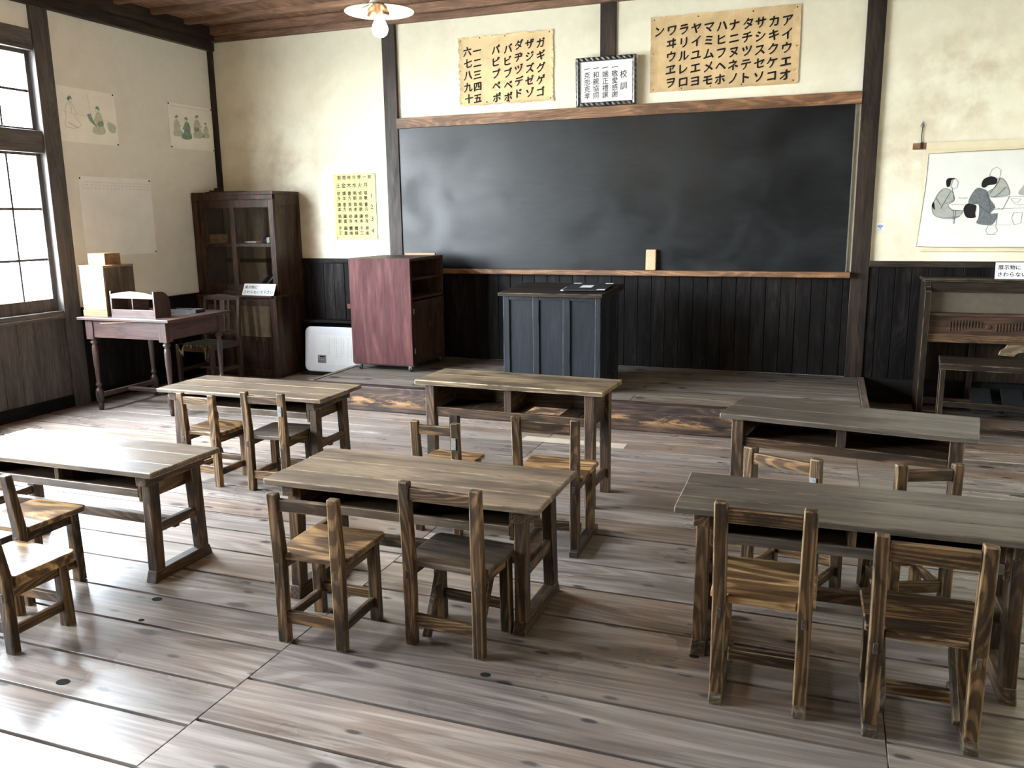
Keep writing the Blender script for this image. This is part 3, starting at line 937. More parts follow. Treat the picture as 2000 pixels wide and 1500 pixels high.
# ------------------------------------------------------------------ double school desks
def trestle_desk(x, y, rz, w, d, h, label, top, leg, span=None):
    """plank top on two trestles with skids, open book shelf below"""
    t = thing('school_desk', label, 'desk', (x, y, 0), math.radians(rz), 'double school desks')
    hw, hd = w / 2, d / 2
    tt = 0.024
    b = MB()
    n = 3
    cuts = [-hd, -hd + d * 0.30, -hd + d * 0.66, hd]
    for ya, yb in zip(cuts, cuts[1:]):
        b.box(-hw, hw, ya + 0.0004, yb - 0.0004, h - tt, h)
    b.jitter(0.0012).build('tabletop', top('x'), t, bevel=0.005, seg=3)
    lx = hw - 0.088
    ly = hd - 0.085
    for s in (-1, 1):
        MB().box(s * lx - 0.027, s * lx + 0.027, -hd + 0.030, hd - 0.035, h - tt - 0.050, h - tt).build('bearer', leg('y'), t, bevel=0.004)
        for q in (-1, 1):
            MB().taper((s * lx, q * (ly + 0.012), 0.045), (0.046, 0.050), (s * (lx - 0.004), q * ly, h - tt - 0.045), (0.044, 0.058)).jitter(0.0012).build('leg', leg('z'), t, bevel=0.004)
        MB().hexa([(s * lx - 0.026, -hd + 0.03, 0), (s * lx + 0.026, -hd + 0.03, 0), (s * lx + 0.026, hd - 0.03, 0), (s * lx - 0.026, hd - 0.03, 0),
                   (s * lx - 0.024, -hd + 0.045, 0.050), (s * lx + 0.024, -hd + 0.045, 0.050), (s * lx + 0.024, hd - 0.045, 0.050), (s * lx - 0.024, hd - 0.045, 0.050)]).build('skid', leg('y'), t, bevel=0.004)
        MB().box(s * lx - 0.013, s * lx + 0.013, -ly - 0.01, ly + 0.01, 0.205, 0.245).build('side_rail', leg('y'), t, bevel=0.003)
        MB().box(s * (lx - 0.034) - 0.008, s * (lx - 0.034) + 0.008, -hd + 0.055, hd - 0.03, h - 0.150, h - tt).build('end_panel', leg('y'), t, bevel=0.002)
    ix = lx - 0.042
    MB().box(-ix, ix, -hd + 0.070, hd - 0.04, h - 0.128, h - 0.114).build('book_shelf', leg('x'), t, bevel=0.002)
    MB().box(-ix, ix, -hd + 0.052, -hd + 0.070, h - 0.132, h - 0.096).jitter(0.0008).build('front_lip', top('x'), t, bevel=0.003)
    MB().box(-0.012, 0.012, -hd + 0.056, hd - 0.06, h - 0.114, h - tt).build('divider', leg('z'), t, bevel=0.002)
    MB().box(-ix, ix, hd - 0.055, hd - 0.04, h - 0.128, h - tt).build('back_panel', leg('x'), t, bevel=0.002)
    MB().box(-lx, lx, -0.012, 0.018, 0.188, 0.232).build('stretcher', leg('x'), t, bevel=0.003)
    return t

def box_desk(x, y, rz, w, d, h, label, top, leg, open_h, slats=False):
    """narrow plank top on four straight legs with a deep open book box"""
    t = thing('school_desk', label, 'desk', (x, y, 0), math.radians(rz), 'double school desks')
    hw, hd = w / 2, d / 2
    tt = 0.026
    b = MB()
    b.box(-hw, hw, -hd, -0.02 + 0.03, h - tt, h)
    b.box(-hw, hw, 0.0108, hd, h - tt, h - 0.0006)
    b.jitter(0.0018).build('tabletop', top('x'), t, bevel=0.005, seg=3)
    lx, ly = hw - 0.078, hd - 0.05
    for s in (-1, 1):
        for q in (-1, 1):
            MB().taper((s * lx, q * (ly + 0.003), 0), (0.052, 0.046), (s * lx, q * ly, h - tt), (0.054, 0.048)).jitter(0.0012).build('leg', leg('z'), t, bevel=0.004)
        MB().box(s * lx - 0.011, s * lx + 0.011, -ly + 0.022, ly - 0.022, 0.095, 0.142).build('side_rail', leg('y'), t, bevel=0.003)
        MB().box(s * (lx - 0.004) - 0.009, s * (lx - 0.004) + 0.009, -ly + 0.022, ly - 0.022, h - tt - open_h - 0.05, h - tt).build('end_panel', leg('y'), t, bevel=0.002)
    ix = lx - 0.027
    zs = h - tt - open_h
    MB().box(-ix, ix, -ly - 0.012, -ly + 0.012, zs - 0.042, zs).jitter(0.001).build('front_rail', leg('x'), t, bevel=0.003)
    if slats:
        # the shelf of this desk has lost a board in its right compartment
        for xa, xb in ((-ix, -0.10), (-0.10, 0.06), (0.27, 0.375), (0.378, ix)):
            MB().box(xa, xb - 0.003, -ly + 0.013, ly - 0.024, zs - 0.022, zs - 0.008).build('shelf_board', leg('y'), t, bevel=0.002)
    else:
        MB().box(-ix, ix, -ly + 0.013, ly - 0.024, zs - 0.022, zs - 0.008).build('book_shelf', leg('x'), t, bevel=0.002)
    MB().box(-0.020, 0.020, -ly - 0.008, -ly + 0.020, zs, h - tt).build('divider', leg('z'), t, bevel=0.002)
    MB().box(-0.008, 0.008, -ly + 0.021, ly - 0.024, zs - 0.008, h - tt).build('divider', leg('y'), t, bevel=0.002)
    MB().box(-ix, ix, ly - 0.022, ly - 0.006, zs - 0.022, h - tt).build('back_panel', leg('x'), t, bevel=0.002)
    return t

wd_gtop = W('grey_top')
wd_top, wd_oak, wd_pale = W('desk_top'), W('desk_oak'), W('pale_top')
trestle_desk(-1.462, 2.860, 0.0, 1.14, 0.48, 0.505, 'trestle school desk in the middle of the front row, worn brown top', wd_top, wd_oak)
trestle_desk(-3.100, 2.755, 0.0, 1.16, 0.42, 0.500, 'trestle school desk shining white with window light, nearest the windows', wd_top, wd_oak)
trestle_desk(0.120, 2.895, 0.5, 1.12, 0.40, 0.545, 'grey planked trestle school desk in the front row at right', wd_gtop, wd_oak)
trestle_desk(-3.180, 4.130, 0.0, 1.15, 0.45, 0.515, 'trestle school desk before the writing table and cupboard, chipped pale front edge', wd_top, wd_oak)
box_desk(-1.550, 4.220, -2.0, 1.07, 0.375, 0.630, 'pale four-legged school desk in front of the black lectern, shelf board missing', wd_pale, wd_oak, 0.125, True)
box_desk(0.118, 3.985, -8.5, 1.05, 0.405, 0.600, 'dark four-legged school desk set askew before the organ bench', wd_gtop, wd_oak, 0.085)

# ------------------------------------------------------------------ pupils' chairs
def chair(x, y, rz, w, h, sh, sd, style, label, frame, seat, lean=0.012, thick=0.022, rail=0.045, sticker=0, torn=False):
    t = thing('school_chair', label, 'chair', (x, y, 0), math.radians(rz), "pupils' wooden chairs")
    hw = w / 2
    px, py = 0.042, 0.036
    low = 0.034 if style in ('skid', 'skid_brace') else 0.0
    for s in (-1, 1):
        b = MB()
        # post: straight to the seat, then leaning back a little
        p0, p1, p2 = (s * hw, 0.0, low), (s * hw, 0.0, sh), (s * (hw + 0.003), -lean, h)
        q = []
        for (cx, cy, cz), (sx, sy) in ((p0, (px * 0.95, py)), (p1, (px, py + 0.003)), (p2, (px * 0.94, py * 0.85))):
            q.append([b.bm.verts.new((cx + dx * sx / 2, cy + dy * sy / 2, cz)) for dx, dy in ((-1, -1), (1, -1), (1, 1), (-1, 1))])
        for lo, hi in zip(q, q[1:]):
            for i in range(4):
                j = (i + 1) % 4
                b.bm.faces.new((lo[i], lo[j], hi[j], hi[i]))
        b.bm.faces.new(list(reversed(q[0])))
        b.bm.faces.new(q[-1])
        po = b.jitter(0.0012).build('rear_leg', frame('z'), t, bevel=0.005, seg=3)
        if sticker and s == sticker:
            MB().box(s * hw - 0.012, s * hw + 0.011, -py / 2 - lean * 0.8 - 0.0035, -py / 2 - lean * 0.5, h - 0.125, h - 0.07).build('paper_remnant', M_STICK, po)
        lz = sh - thick
        MB().taper((s * (hw + 0.004), sd - 0.052, low), (0.040, 0.040), (s * (hw + 0.002), sd - 0.055, lz), (0.038, 0.040)).jitter(0.001).build('front_leg', frame('z'), t, bevel=0.004)
        MB().box(s * hw - 0.012, s * hw + 0.012, 0.014, sd - 0.03, lz - 0.042, lz).build('seat_rail', frame('y'), t, bevel=0.003)
        MB().box(s * hw - 0.007, s * hw + 0.007, -py / 2 - 0.0026, -py / 2 + 0.01, lz - 0.045, lz - 0.012).build('tenon', W('chair_grey')('y'), t, bevel=0.001, seg=1)
    wi, wo, wf = hw - 0.022, hw + 0.030, hw + 0.036
    ol = [(-wi, -0.004), (wi, -0.004), (wi, 0.020), (wo, 0.024), (wf, sd - 0.022), (wf - 0.015, sd), (-wf + 0.015, sd), (-wf, sd - 0.022), (-wo, 0.024), (-wi, 0.020)]
    MB().prism(ol, sh - thick, sh).build('seat', seat('x'), t, bevel=0.005, seg=3)
    iw = hw - px / 2 + 0.004
    b = MB()
    b.box(-iw, iw, -lean * 0.85 - 0.010, -lean * 0.85 + 0.012, h - 0.020 - rail, h - 0.020)
    b.build('back_rail', frame('x'), t, bevel=0.004)
    if style in ('stretch', 'brace'):
        MB().box(-iw, iw, -0.010, 0.010, 0.074, 0.120).build('stretcher', frame('x'), t, bevel=0.003)
        MB().box(-iw, iw, sd - 0.062, sd - 0.042, 0.085, 0.122).build('stretcher', frame('x'), t, bevel=0.003)
    if style == 'stretch':
        for s in (-1, 1):
            MB().box(s * hw - 0.010, s * hw + 0.010, 0.015, sd - 0.070, 0.062, 0.098).build('stretcher', frame('y'), t, bevel=0.003)
    if style in ('brace', 'skid_brace'):
        for s in (-1, 1):
            xx = s * (hw - 0.034)
            if style == 'brace':
                MB().beam((xx, 0.040, 0.010), (xx, sd - 0.085, sh - thick - 0.010), 0.022, 0.040).build('brace', frame('y'), t, bevel=0.003)
            else:
                MB().beam((xx, 0.030, 0.060), (xx, sd - 0.075, 0.200), 0.018, 0.034).build('brace', W('chair_grey')('y'), t, bevel=0.003)
    if style in ('skid', 'skid_brace'):
        for s in (-1, 1):
            b = MB()
            b.prism_x([(-0.030, 0), (sd + 0.045, 0), (sd + 0.045, 0.026), (sd + 0.02, 0.035), (-0.020, 0.035), (-0.030, 0.028)], s * hw - 0.021, s * hw + 0.021)
            b.build('skid', W('chair_grey')('y'), t, bevel=0.004)
        MB().box(-iw, iw, sd * 0.55 - 0.012, sd * 0.55 + 0.012, 0.050, 0.090).build('stretcher', frame('x'), t, bevel=0.003)
    if rail > 0.05:
        pass
    return t

M_STICK = plain('paper_scrap', (0.19, 0.20, 0.195), 0.6, 0.3, nscale=60, namt=0.3)
fr_b, fr_g, st_b, st_d = W('chair_brown'), W('chair_grey'), W('chair_seat'), W('chair_grey')
chair(-1.655, 2.352, 1.5, 0.235, 0.565, 0.338, 0.300, 'stretch', 'small brown chair with swirling golden seat grain, at the middle front desk', fr_b, st_b)
chair(-1.190, 2.472, -4.0, 0.270, 0.612, 0.322, 0.270, 'brace', 'chair with diagonal leg braces and dark seat, at the middle front desk', fr_b, st_d)
chair(-0.132, 2.468, 0.5, 0.248, 0.660, 0.355, 0.325, 'skid', 'tallest chair on skids, left of the pair at the grey planked desk', fr_b, st_b)
chair(0.318, 2.442, 0.0, 0.262, 0.621, 0.328, 0.290, 'skid_brace', 'chair on skids with brown seat, right of the pair at the grey planked desk', fr_b, fr_b, rail=0.058)
chair(-3.318, 3.752, -1.0, 0.215, 0.540, 0.318, 0.290, 'stretch', 'honey brown chair left of the pair at the desk before the writing table', fr_b, st_b)
chair(-2.870, 3.760, 3.0, 0.226, 0.572, 0.325, 0.300, 'stretch', 'chair with dark striped seat and paper scrap on its right post, near the cupboard', fr_b, st_d, sticker=1)
chair(-1.703, 3.505, 0.0, 0.205, 0.553, 0.330, 0.285, 'stretch', 'low chair with white scrap on its post, left at the pale desk before the lectern', fr_b, st_b, sticker=1)
chair(-1.127, 3.425, 1.0, 0.265, 0.632, 0.362, 0.310, 'skid', 'chair with blackened woven-looking back rail at the pale desk before the lectern', fr_b, st_b, rail=0.052)
chair(-0.120, 3.278, -22.0, 0.265, 0.600, 0.330, 0.290, 'stretch', 'turned chair with paper scrap on its right post, behind the grey planked desk', fr_b, st_d, sticker=1)
chair(0.388, 3.335, 22.0, 0.205, 0.585, 0.330, 0.280, 'stretch', 'narrow chair with pale post edges, right-hand behind the grey planked desk', fr_b, fr_b)
chair(-3.045, 2.262, 0.0, 0.225, 0.548, 0.322, 0.300, 'stretch', 'brown chair pushed in at the white shining desk, seat glaring with light', fr_b, st_b, lean=0.03)
chair(-2.768, 1.955, 0.0, 0.252, 0.560, 0.285, 0.282, 'stretch', 'nearest chair cut by the left edge of the picture, thick white-lit seat', fr_b, st_b, lean=0.045, thick=0.040)

# ------------------------------------------------------------------ black lectern on the platform
wd_blk = W('black_paint')
lc = thing('lectern', 'black painted panelled lectern standing on the platform before the blackboard', 'lectern', (-1.919, 5.96, 0.2))
lw, ld, lh = 0.381, 0.575, 0.715
b = MB()
fx = [-lw, -0.331, -0.143, -0.094, 0.093, 0.149, 0.339, lw]
for i in (0, 2, 4, 6):
    b.box(fx[i], fx[i + 1], 0.0, 0.022, 0.0, lh)
for i in (1, 3, 5):
    b.box(fx[i], fx[i + 1], 0.0, 0.022, lh - 0.032, lh)
    b.box(fx[i], fx[i + 1], 0.0, 0.022, 0.0, 0.10)
b.build('front_frame', wd_blk('z'), lc, bevel=0.004)
for i in (1, 3, 5):
    MB().box(fx[i] - 0.004, fx[i + 1] + 0.004, 0.014, 0.021, 0.09, lh - 0.025).build('front_panel', wd_blk('z'), lc)
for s in (-1, 1):
    b = MB()
    xo, xi = s * lw, s * (lw - 0.022)
    x0, x1 = min(xo, xi), max(xo, xi)
    b.box(x0, x1, 0.022, 0.09, 0, lh)
    b.box(x0, x1, ld - 0.075, ld, 0, lh)
    b.box(x0, x1, 0.09, ld - 0.075, lh - 0.07, lh)
    b.box(x0, x1, 0.09, ld - 0.075, 0, 0.09)
    xm = s * (lw - 0.014)
    b.box(xm - 0.004, xm + 0.004, 0.08, ld - 0.07, 0.08, lh - 0.06)
    b.build('side', wd_blk('z'), lc, bevel=0.003)
MB().box(-lw + 0.022, lw - 0.022, ld - 0.02, ld, 0.0, lh).build('back', wd_blk('z'), lc)
# sloping top, rounded nose at the teacher's edge
b = MB()
z0, z1 = lh, lh + 0.028
prof = [(-0.048, z0), (-0.048, z0 + 0.022), (-0.040, z0 + 0.026), (0.60, z1 + 0.024), (0.630, z1 + 0.020), (0.640, z1 + 0.004), (0.632, z0 + 0.008), (0.60, z0)]
b.prism_x(prof, -lw - 0.022, lw + 0.024)
b.build('top', W('organ')('x'), lc, bevel=0.003)

fo = thing('folder', 'black folder with white label lying on top of the lectern', 'folder', (-1.70, 6.22, 0.9612))
fo.rotation_euler = (math.radians(2.4), 0, math.radians(4))
MB().box(-0.16, 0.16, -0.20, 0.20, 0.0, 0.010).build('cover', M_BLACK, fo, bevel=0.002)
MB().box(-0.055, 0.035, -0.07, 0.06, 0.0102, 0.0108).build('white_label', M_WHITE, fo)
MB().box(-0.170, -0.150, -0.205, 0.0, 0.001, 0.006).build('page_edge', M_WHITE, fo)
for (xa, ya) in ((0.10, -0.20), (0.10, 0.165), (-0.15, 0.165)):
    MB().box(xa, xa + 0.06, ya, ya + 0.035, 0.0102, 0.0112).build('corner', M_WHITE, fo)

# ------------------------------------------------------------------ red plywood cart
ct = thing('wheeled_cabinet', 'reddish plywood backed cabinet on castors standing at the platform end', 'cabinet', (-3.565, 6.335, 0.2))
cw, cd, z0, z1 = 0.293, 0.645, 0.060, 0.968
MB().box(-cw, cw, -0.004, 0.004, z0, z1 - 0.003).build('red_panel', W('plywood_red')('z'), ct, bevel=0.001, seg=1)['label'] = 'reddish plywood panel with scratches'
wd_cup = W('cupboard')
MB().box(-cw, cw + 0.004, 0.006, cd, z1 - 0.024, z1).build('top', wd_cup('y'), ct, bevel=0.002)
MB().box(-cw, cw, 0.006, cd, z0, z0 + 0.03).build('bottom', wd_cup('y'), ct)
MB().box(-cw, -cw + 0.018, 0.006, cd, z0 + 0.03, z1 - 0.024).build('back_panel', wd_cup('z'), ct)
MB().box(-cw + 0.018, cw, cd - 0.02, cd, z0 + 0.03, z1 - 0.024).build('side_panel', wd_cup('z'), ct)
MB().box(-cw + 0.018, cw, 0.006, 0.026, z0 + 0.03, z1 - 0.024).build('side_panel', wd_cup('z'), ct)
for zs in (0.79, 0.625):
    MB().box(-cw + 0.02, cw - 0.004, 0.028, cd - 0.022, zs - 0.010, zs + 0.010).build('shelf', wd_cup('y'), ct, bevel=0.001)
for ya, yb in ((0.034, 0.325), (0.330, 0.620)):
    b = MB()
    b.box(cw - 0.010, cw + 0.006, ya, yb, 0.09, 0.60)
    b.box(cw + 0.006, cw + 0.012, ya, ya + 0.045, 0.09, 0.60)
    b.box(cw + 0.006, cw + 0.012, yb - 0.045, yb, 0.09, 0.60)
    b.box(cw + 0.006, cw + 0.012, ya + 0.045, yb - 0.045, 0.09, 0.14)
    b.box(cw + 0.006, cw + 0.012, ya + 0.045, yb - 0.045, 0.55, 0.60)
    d = b.build('door', wd_cup('z'), ct, bevel=0.001)
    for zh in ((0.16, 0.50) if ya < 0.1 else (0.36,)):
        MB().box(cw + 0.006, cw + 0.011, ya - 0.012, ya + 0.006, zh, zh + 0.045).build('hinge', plain('hinge_metal', (0.45, 0.44, 0.42), 0.35, 0.5, 0.8), d)
MB().box(-cw - 0.035, -cw + 0.0, -0.002, 0.012, 0.535, 0.575).build('latch', W('plywood_red')('x'), ct, bevel=0.002)
MB().box(-cw, cw, 0.015, 0.06, z0 - 0.012, z0).build('rail', wd_cup('x'), ct)
MB().box(-cw, cw, cd - 0.06, cd - 0.015, z0 - 0.012, z0).build('rail', wd_cup('x'), ct)
M_CHROME = plain('castor_metal', (0.55, 0.56, 0.58), 0.25, 0.5, 0.9)
for sx in (-1, 1):
    for yy in (0.038, cd - 0.038):
        cs = MB()
        cs.box(-0.016, 0.016, -0.016, 0.012, 0.041, 0.048)
        cs.box(-0.0150, -0.0115, -0.012, 0.018, 0.016, 0.044)
        cs.box(0.0115, 0.0150, -0.012, 0.018, 0.016, 0.044)
        co = cs.build('castor', M_CHROME, ct, bevel=0.001)
        co.location = (sx * (cw - 0.045), yy, 0)
        wb = MB()
        wb.lathe([(0.005, -0.010), (0.021, -0.010), (0.0235, -0.007), (0.0235, 0.007), (0.021, 0.010), (0.005, 0.010)], (0, 0, 0), 18)
        for v in wb.bm.verts:
            v.co = Vector((v.co.z, v.co.y + 0.006, v.co.x + 0.0235))
        wb.build('wheel', M_BLACK, co, smooth=True)
bt = tag(MB().box(-0.150, 0.150, -0.010, 0.010, 0.0, 0.020).build('wood_batten', W('box_pale')('x'), None, bevel=0.002),
         'pale wooden batten lying along the rear of the wheeled cabinet top', 'batten')
bt.location = (-3.475, 6.945, 1.168)

# ------------------------------------------------------------------ corner cupboard
cx0, cx1 = -5.822, -4.888
cu = thing('cupboard', 'dark brown two-part corner cupboard with glazed sliding doors', 'cupboard', ((cx0 + cx1) / 2, 6.695, 0))
hw = (cx1 - cx0) / 2
dl, du, dep = 0.0, 0.05, 0.490
b = MB()
b.box(-hw, -hw + 0.03, 0.02, dep - 0.02, 0, 0.775)
b.box(hw - 0.03, hw, 0.02, dep - 0.02, 0, 0.775)
b.box(-hw + 0.03, hw - 0.03, 0.02, dep - 0.02, 0.02, 0.06)
b.box(-hw + 0.03, hw - 0.03, dep - 0.04, dep - 0.02, 0.06, 0.775)
b.box(-hw, hw, 0.0, 0.02, 0.0, 0.075)
b.box(-hw, hw, 0.0, 0.02, 0.745, 0.775)
b.box(-hw, -hw + 0.04, 0.0, 0.02, 0.075, 0.745)
b.box(hw - 0.035, hw, 0.0, 0.02, 0.075, 0.745)
b.build('lower_body', wd_cup('z'), cu, bevel=0.003)
M_FADED = plain('faded_paper', (0.125, 0.088, 0.055), 0.7, 0.2, nscale=7, namt=0.35)
for (xa, xb, yo) in ((-hw + 0.04, 0.02, 0.016), (-0.02, hw - 0.035, 0.004)):
    b = MB()
    b.box(xa, xa + 0.05, yo, yo + 0.014, 0.075, 0.745)
    b.box(xb - 0.05, xb, yo, yo + 0.014, 0.075, 0.745)
    b.box(xa + 0.05, xb - 0.05, yo, yo + 0.014, 0.69, 0.745)
    b.box(xa + 0.05, xb - 0.05, yo, yo + 0.014, 0.345, 0.395)
    b.box(xa + 0.05, xb - 0.05, yo, yo + 0.014, 0.075, 0.12)
    b.box(xa + 0.05, xb - 0.05, yo + 0.006, yo + 0.010, 0.12, 0.345)
    d = b.build('lower_door', wd_cup('z'), cu, bevel=0.002)
    MB().box(xa + 0.048, xb - 0.048, yo + 0.005, yo + 0.009, 0.395, 0.69).build('paper_panel', M_FADED, d)['label'] = 'faded brown paper panel'
    MB().box(xb - 0.030, xb - 0.018, yo - 0.002, yo + 0.002, 0.39, 0.47).build('finger_pull', M_BLACK, d)
MB().box(-hw, hw, 0.0, dep - 0.02, 0.775, 0.790).build('waist_board', wd_cup('x'), cu, bevel=0.003)
MB().box(-hw, hw - 0.03, -0.028, 0.0, 0.770, 0.792).build('ledge', wd_cup('x'), cu, bevel=0.005)
b = MB()
b.box(-hw, -hw + 0.028, du, dep - 0.012, 0.790, 1.735)
b.box(-hw, hw, du, dep - 0.012, 1.735, 1.765)
b.box(-hw, hw, du - 0.004, du + 0.03, 1.690, 1.735)
b.box(-hw, hw, du - 0.004, du + 0.03, 0.790, 0.830)
b.box(-hw, -hw + 0.05, du - 0.004, du + 0.03, 0.830, 1.690)
# right side: frame and sunk panel
xs0, xs1 = hw - 0.028, hw
b.box(xs0, xs1, du, du + 0.05, 0.790, 1.735)
b.box(xs0, xs1, dep - 0.062, dep - 0.012, 0.790, 1.735)
b.box(xs0, xs1, du + 0.05, dep - 0.062, 1.64, 1.735)
b.box(xs0, xs1, du + 0.05, dep - 0.062, 0.790, 0.86)
b.box(xs0 + 0.006, xs1 - 0.012, du + 0.04, dep - 0.055, 0.85, 1.65)
b.build('upper_body', wd_cup('z'), cu, bevel=0.003)
MB().box(-hw + 0.028, 0.10, dep - 0.030, dep - 0.012, 0.790, 1.735).build('back_board', W('cupboard_back')('z'), cu)
MB().box(0.103, hw - 0.028, dep - 0.030, dep - 0.012, 0.790, 1.735).build('back_board', W('cupboard_back')('z'), cu)
MB().box(-hw + 0.028, hw - 0.028, du + 0.05, dep - 0.03, 1.258, 1.282).build('shelf', wd_cup('x'), cu, bevel=0.002)
for (xa, xb, yo) in ((-hw + 0.045, 0.015, du + 0.020), (-0.035, hw - 0.004, du + 0.001)):
    b = MB()
    st = 0.052
    b.box(xa, xa + st, yo, yo + 0.018, 0.830, 1.690)
    b.box(xb - st, xb, yo, yo + 0.018, 0.830, 1.690)
    b.box(xa + st, xb - st, yo, yo + 0.018, 1.615, 1.690)
    b.box(xa + st, xb - st, yo, yo + 0.018, 0.830, 0.890)
    b.box(xa + st, xb - st, yo, yo + 0.018, 1.250, 1.280)
    d = b.build('glazed_door', wd_cup('z'), cu, bevel=0.002)
    MB().box(xa + st - 0.004, xb - st + 0.004, yo + 0.007, yo + 0.010, 0.886, 1.62).build('pane', M_CGLASS, d)
    MB().box(xb - 0.034, xb - 0.022, yo - 0.002, yo + 0.001, 1.215, 1.300).build('finger_pull', plain('worn_slot', (0.02, 0.015, 0.012), 0.6), d)

def simple_box(name, label, cat, loc, dims, mat, rz=0, group=None, bevel=0.003):
    dx, dy, dz = dims
    o = MB().box(-dx / 2, dx / 2, -dy / 2, dy / 2, 0, dz).build(name, mat, None, bevel=bevel)
    tag(o, label, cat, group)
    o.location = loc
    o.rotation_euler = (0, 0, math.radians(rz))
    return o

# things kept in and on the cupboard
bx = thing('wooden_box', 'small pale wooden box on the left of the cupboard shelf', 'box', (-5.755, 7.00, 1.282))
MB().box(-0.060, 0.060, -0.07, 0.08, 0, 0.072).build('body', W('box_pale')('x'), bx, bevel=0.002)
MB().box(-0.063, 0.063, -0.073, 0.083, 0.072, 0.085).build('lid', W('box_pale')('x'), bx, bevel=0.002)
simple_box('booklet', 'thin white booklet lying flat on the cupboard shelf', 'booklet', (-5.275, 6.93, 1.282), (0.13, 0.10, 0.016), M_WHITE)
cl = thing('cloth_bundle', 'dark blue cloth bundle on the cupboard shelf', 'cloth', (-5.165, 7.03, 1.282))
b = MB()
b.lathe([(0.005, 0), (0.055, 0.001), (0.062, 0.018), (0.05, 0.045), (0.022, 0.060), (0.004, 0.064)], (0, 0, 0), 18)
for v in b.bm.verts:
    v.co.x += 0.006 * math.sin(9 * v.co.y * 10) ; v.co.y += 0.006 * math.sin(70 * v.co.x)
b.build('bundle', plain('blue_cloth', (0.020, 0.030, 0.085), 0.8, 0.2), cl, smooth=True)
for i, (xx, hh) in enumerate(((-5.075, 0.052), (-5.055, 0.056))):
    simple_box('card_block', 'white card standing beside the blue cloth, %s' % ('nearer to it' if i == 0 else 'farther from it'), 'card', (xx, 6.90, 1.282), (0.010, 0.05, hh), M_WHITE, 0, 'white cards on the cupboard shelf', 0.001)
simple_box('carton', 'small tan carton behind the white cards on the cupboard shelf', 'carton', (-5.065, 7.05, 1.282), (0.085, 0.06, 0.085), plain('tan_card', (0.42, 0.34, 0.24), 0.7))
for i in range(2):
    o = MB().box(-0.008, 0.008, -0.09, 0.09, 0, 0.22 - 0.03 * i).build('slate', plain('slate_black', (0.012, 0.013, 0.014), 0.4, nscale=9), None, bevel=0.002)
    tag(o, 'black writing slate leaning inside the cupboard bottom, the %s of two' % ('longer' if i == 0 else 'shorter'), 'slate', 'slates leaning in the cupboard')
    o.location = (-5.15 + 0.07 * i - 0.06, 6.90 + 0.02 * i, 0.835)
    o.rotation_euler = (0, math.radians(48), 0)
st = thing('wood_offcuts', 'small stack of thin wooden offcuts on top of the cupboard', 'wood pieces', (-5.62, 6.93, 1.765))
MB().box(-0.16, 0.27, -0.03, 0.05, 0, 0.012).build('strip', wd_cup('x'), st)
MB().box(-0.12, 0.0, -0.02, 0.04, 0.012, 0.026).build('block', wd_cup('x'), st)
MB().box(-0.06, 0.0, -0.02, 0.03, 0.026, 0.046).build('block', wd_cup('x'), st)

def notice(loc, rz, w, h, tilt, label):
    t = thing('notice_card', label, 'notice', loc, math.radians(rz), 'do-not-touch notices')
    t.rotation_euler = (math.radians(tilt), 0, math.radians(rz))
    MB().box(-w / 2, w / 2, -0.002, 0.002, 0, h).build('card', M_WHITE, t)
    l1, l2 = '展示物に', 'さわらないで下さい'
    s = w / 10.2
    it = [(c, -w / 2 + s * (0.95 + i * 1.02), h * 0.70, s) for i, c in enumerate(l1)]
    it += [(c, -w / 2 + s * (0.85 + i * 1.06), h * 0.28, s) for i, c in enumerate(l2)]
    lettering('lettering', it, M_INK, t, y=-0.0028, bold=0.014)
    return t

notice((-5.085, 6.682, 0.7935), 0, 0.362, 0.120, -28, 'white do-not-touch notice leaning on the cupboard ledge')

# ------------------------------------------------------------------ writing table with turned legs, by the left wall
wd_tab = W('table_dark')
tb = thing('writing_table', 'old dark table with turned legs beside the window post', 'table', (-5.125, 5.40, 0))
tw, td, th = 0.455, 0.365, 0.762
MB().box(-tw, tw, -td, td, th - 0.022, th).build('tabletop', wd_tab('x'), tb, bevel=0.004)
lx, ly = 0.365, 0.300
def turned(name, x, y):
    b = MB()
    b.box(x - 0.036, x + 0.036, y - 0.036, y + 0.036, 0.585, th - 0.022)
    b.lathe([(0.016, 0.0), (0.020, 0.012), (0.023, 0.035), (0.017, 0.052), (0.016, 0.062), (0.026, 0.075), (0.031, 0.10), (0.031, 0.15), (0.026, 0.172), (0.016, 0.182),
             (0.015, 0.192), (0.024, 0.205), (0.024, 0.216), (0.015, 0.226), (0.016, 0.25), (0.022, 0.40), (0.024, 0.50), (0.020, 0.528), (0.015, 0.538), (0.028, 0.552), (0.028, 0.562), (0.017, 0.575), (0.030, 0.586)], (x, y, 0), 20)
    o = b.build(name, wd_tab('z'), tb)
    for p in o.data.polygons:
        p.use_smooth = len(p.vertices) == 4 and abs(p.normal.z) < 0.98 and p.center.z < 0.584
    return o
for sx in (-1, 1):
    for sy in (-1, 1):
        turned('leg', sx * lx, sy * ly)
MB().box(-lx + 0.03, lx - 0.03, -ly - 0.028, -ly - 0.010, 0.600, th - 0.022).build('apron', wd_tab('x'), tb, bevel=0.002)
MB().box(-lx + 0.03, lx - 0.03, ly + 0.010, ly + 0.028, 0.600, th - 0.022).build('apron', wd_tab('x'), tb, bevel=0.002)
for sx in (-1, 1):
    MB().box(sx * (lx + 0.02) - 0.010, sx * (lx + 0.02) + 0.010, -ly + 0.03, ly - 0.03, 0.600, th - 0.022).build('apron', wd_tab('y'), tb, bevel=0.002)
    MB().box(sx * lx - 0.018, sx * lx + 0.018, -ly + 0.03, ly - 0.03, 0.105, 0.140).build('stretcher', wd_tab('y'), tb, bevel=0.003)
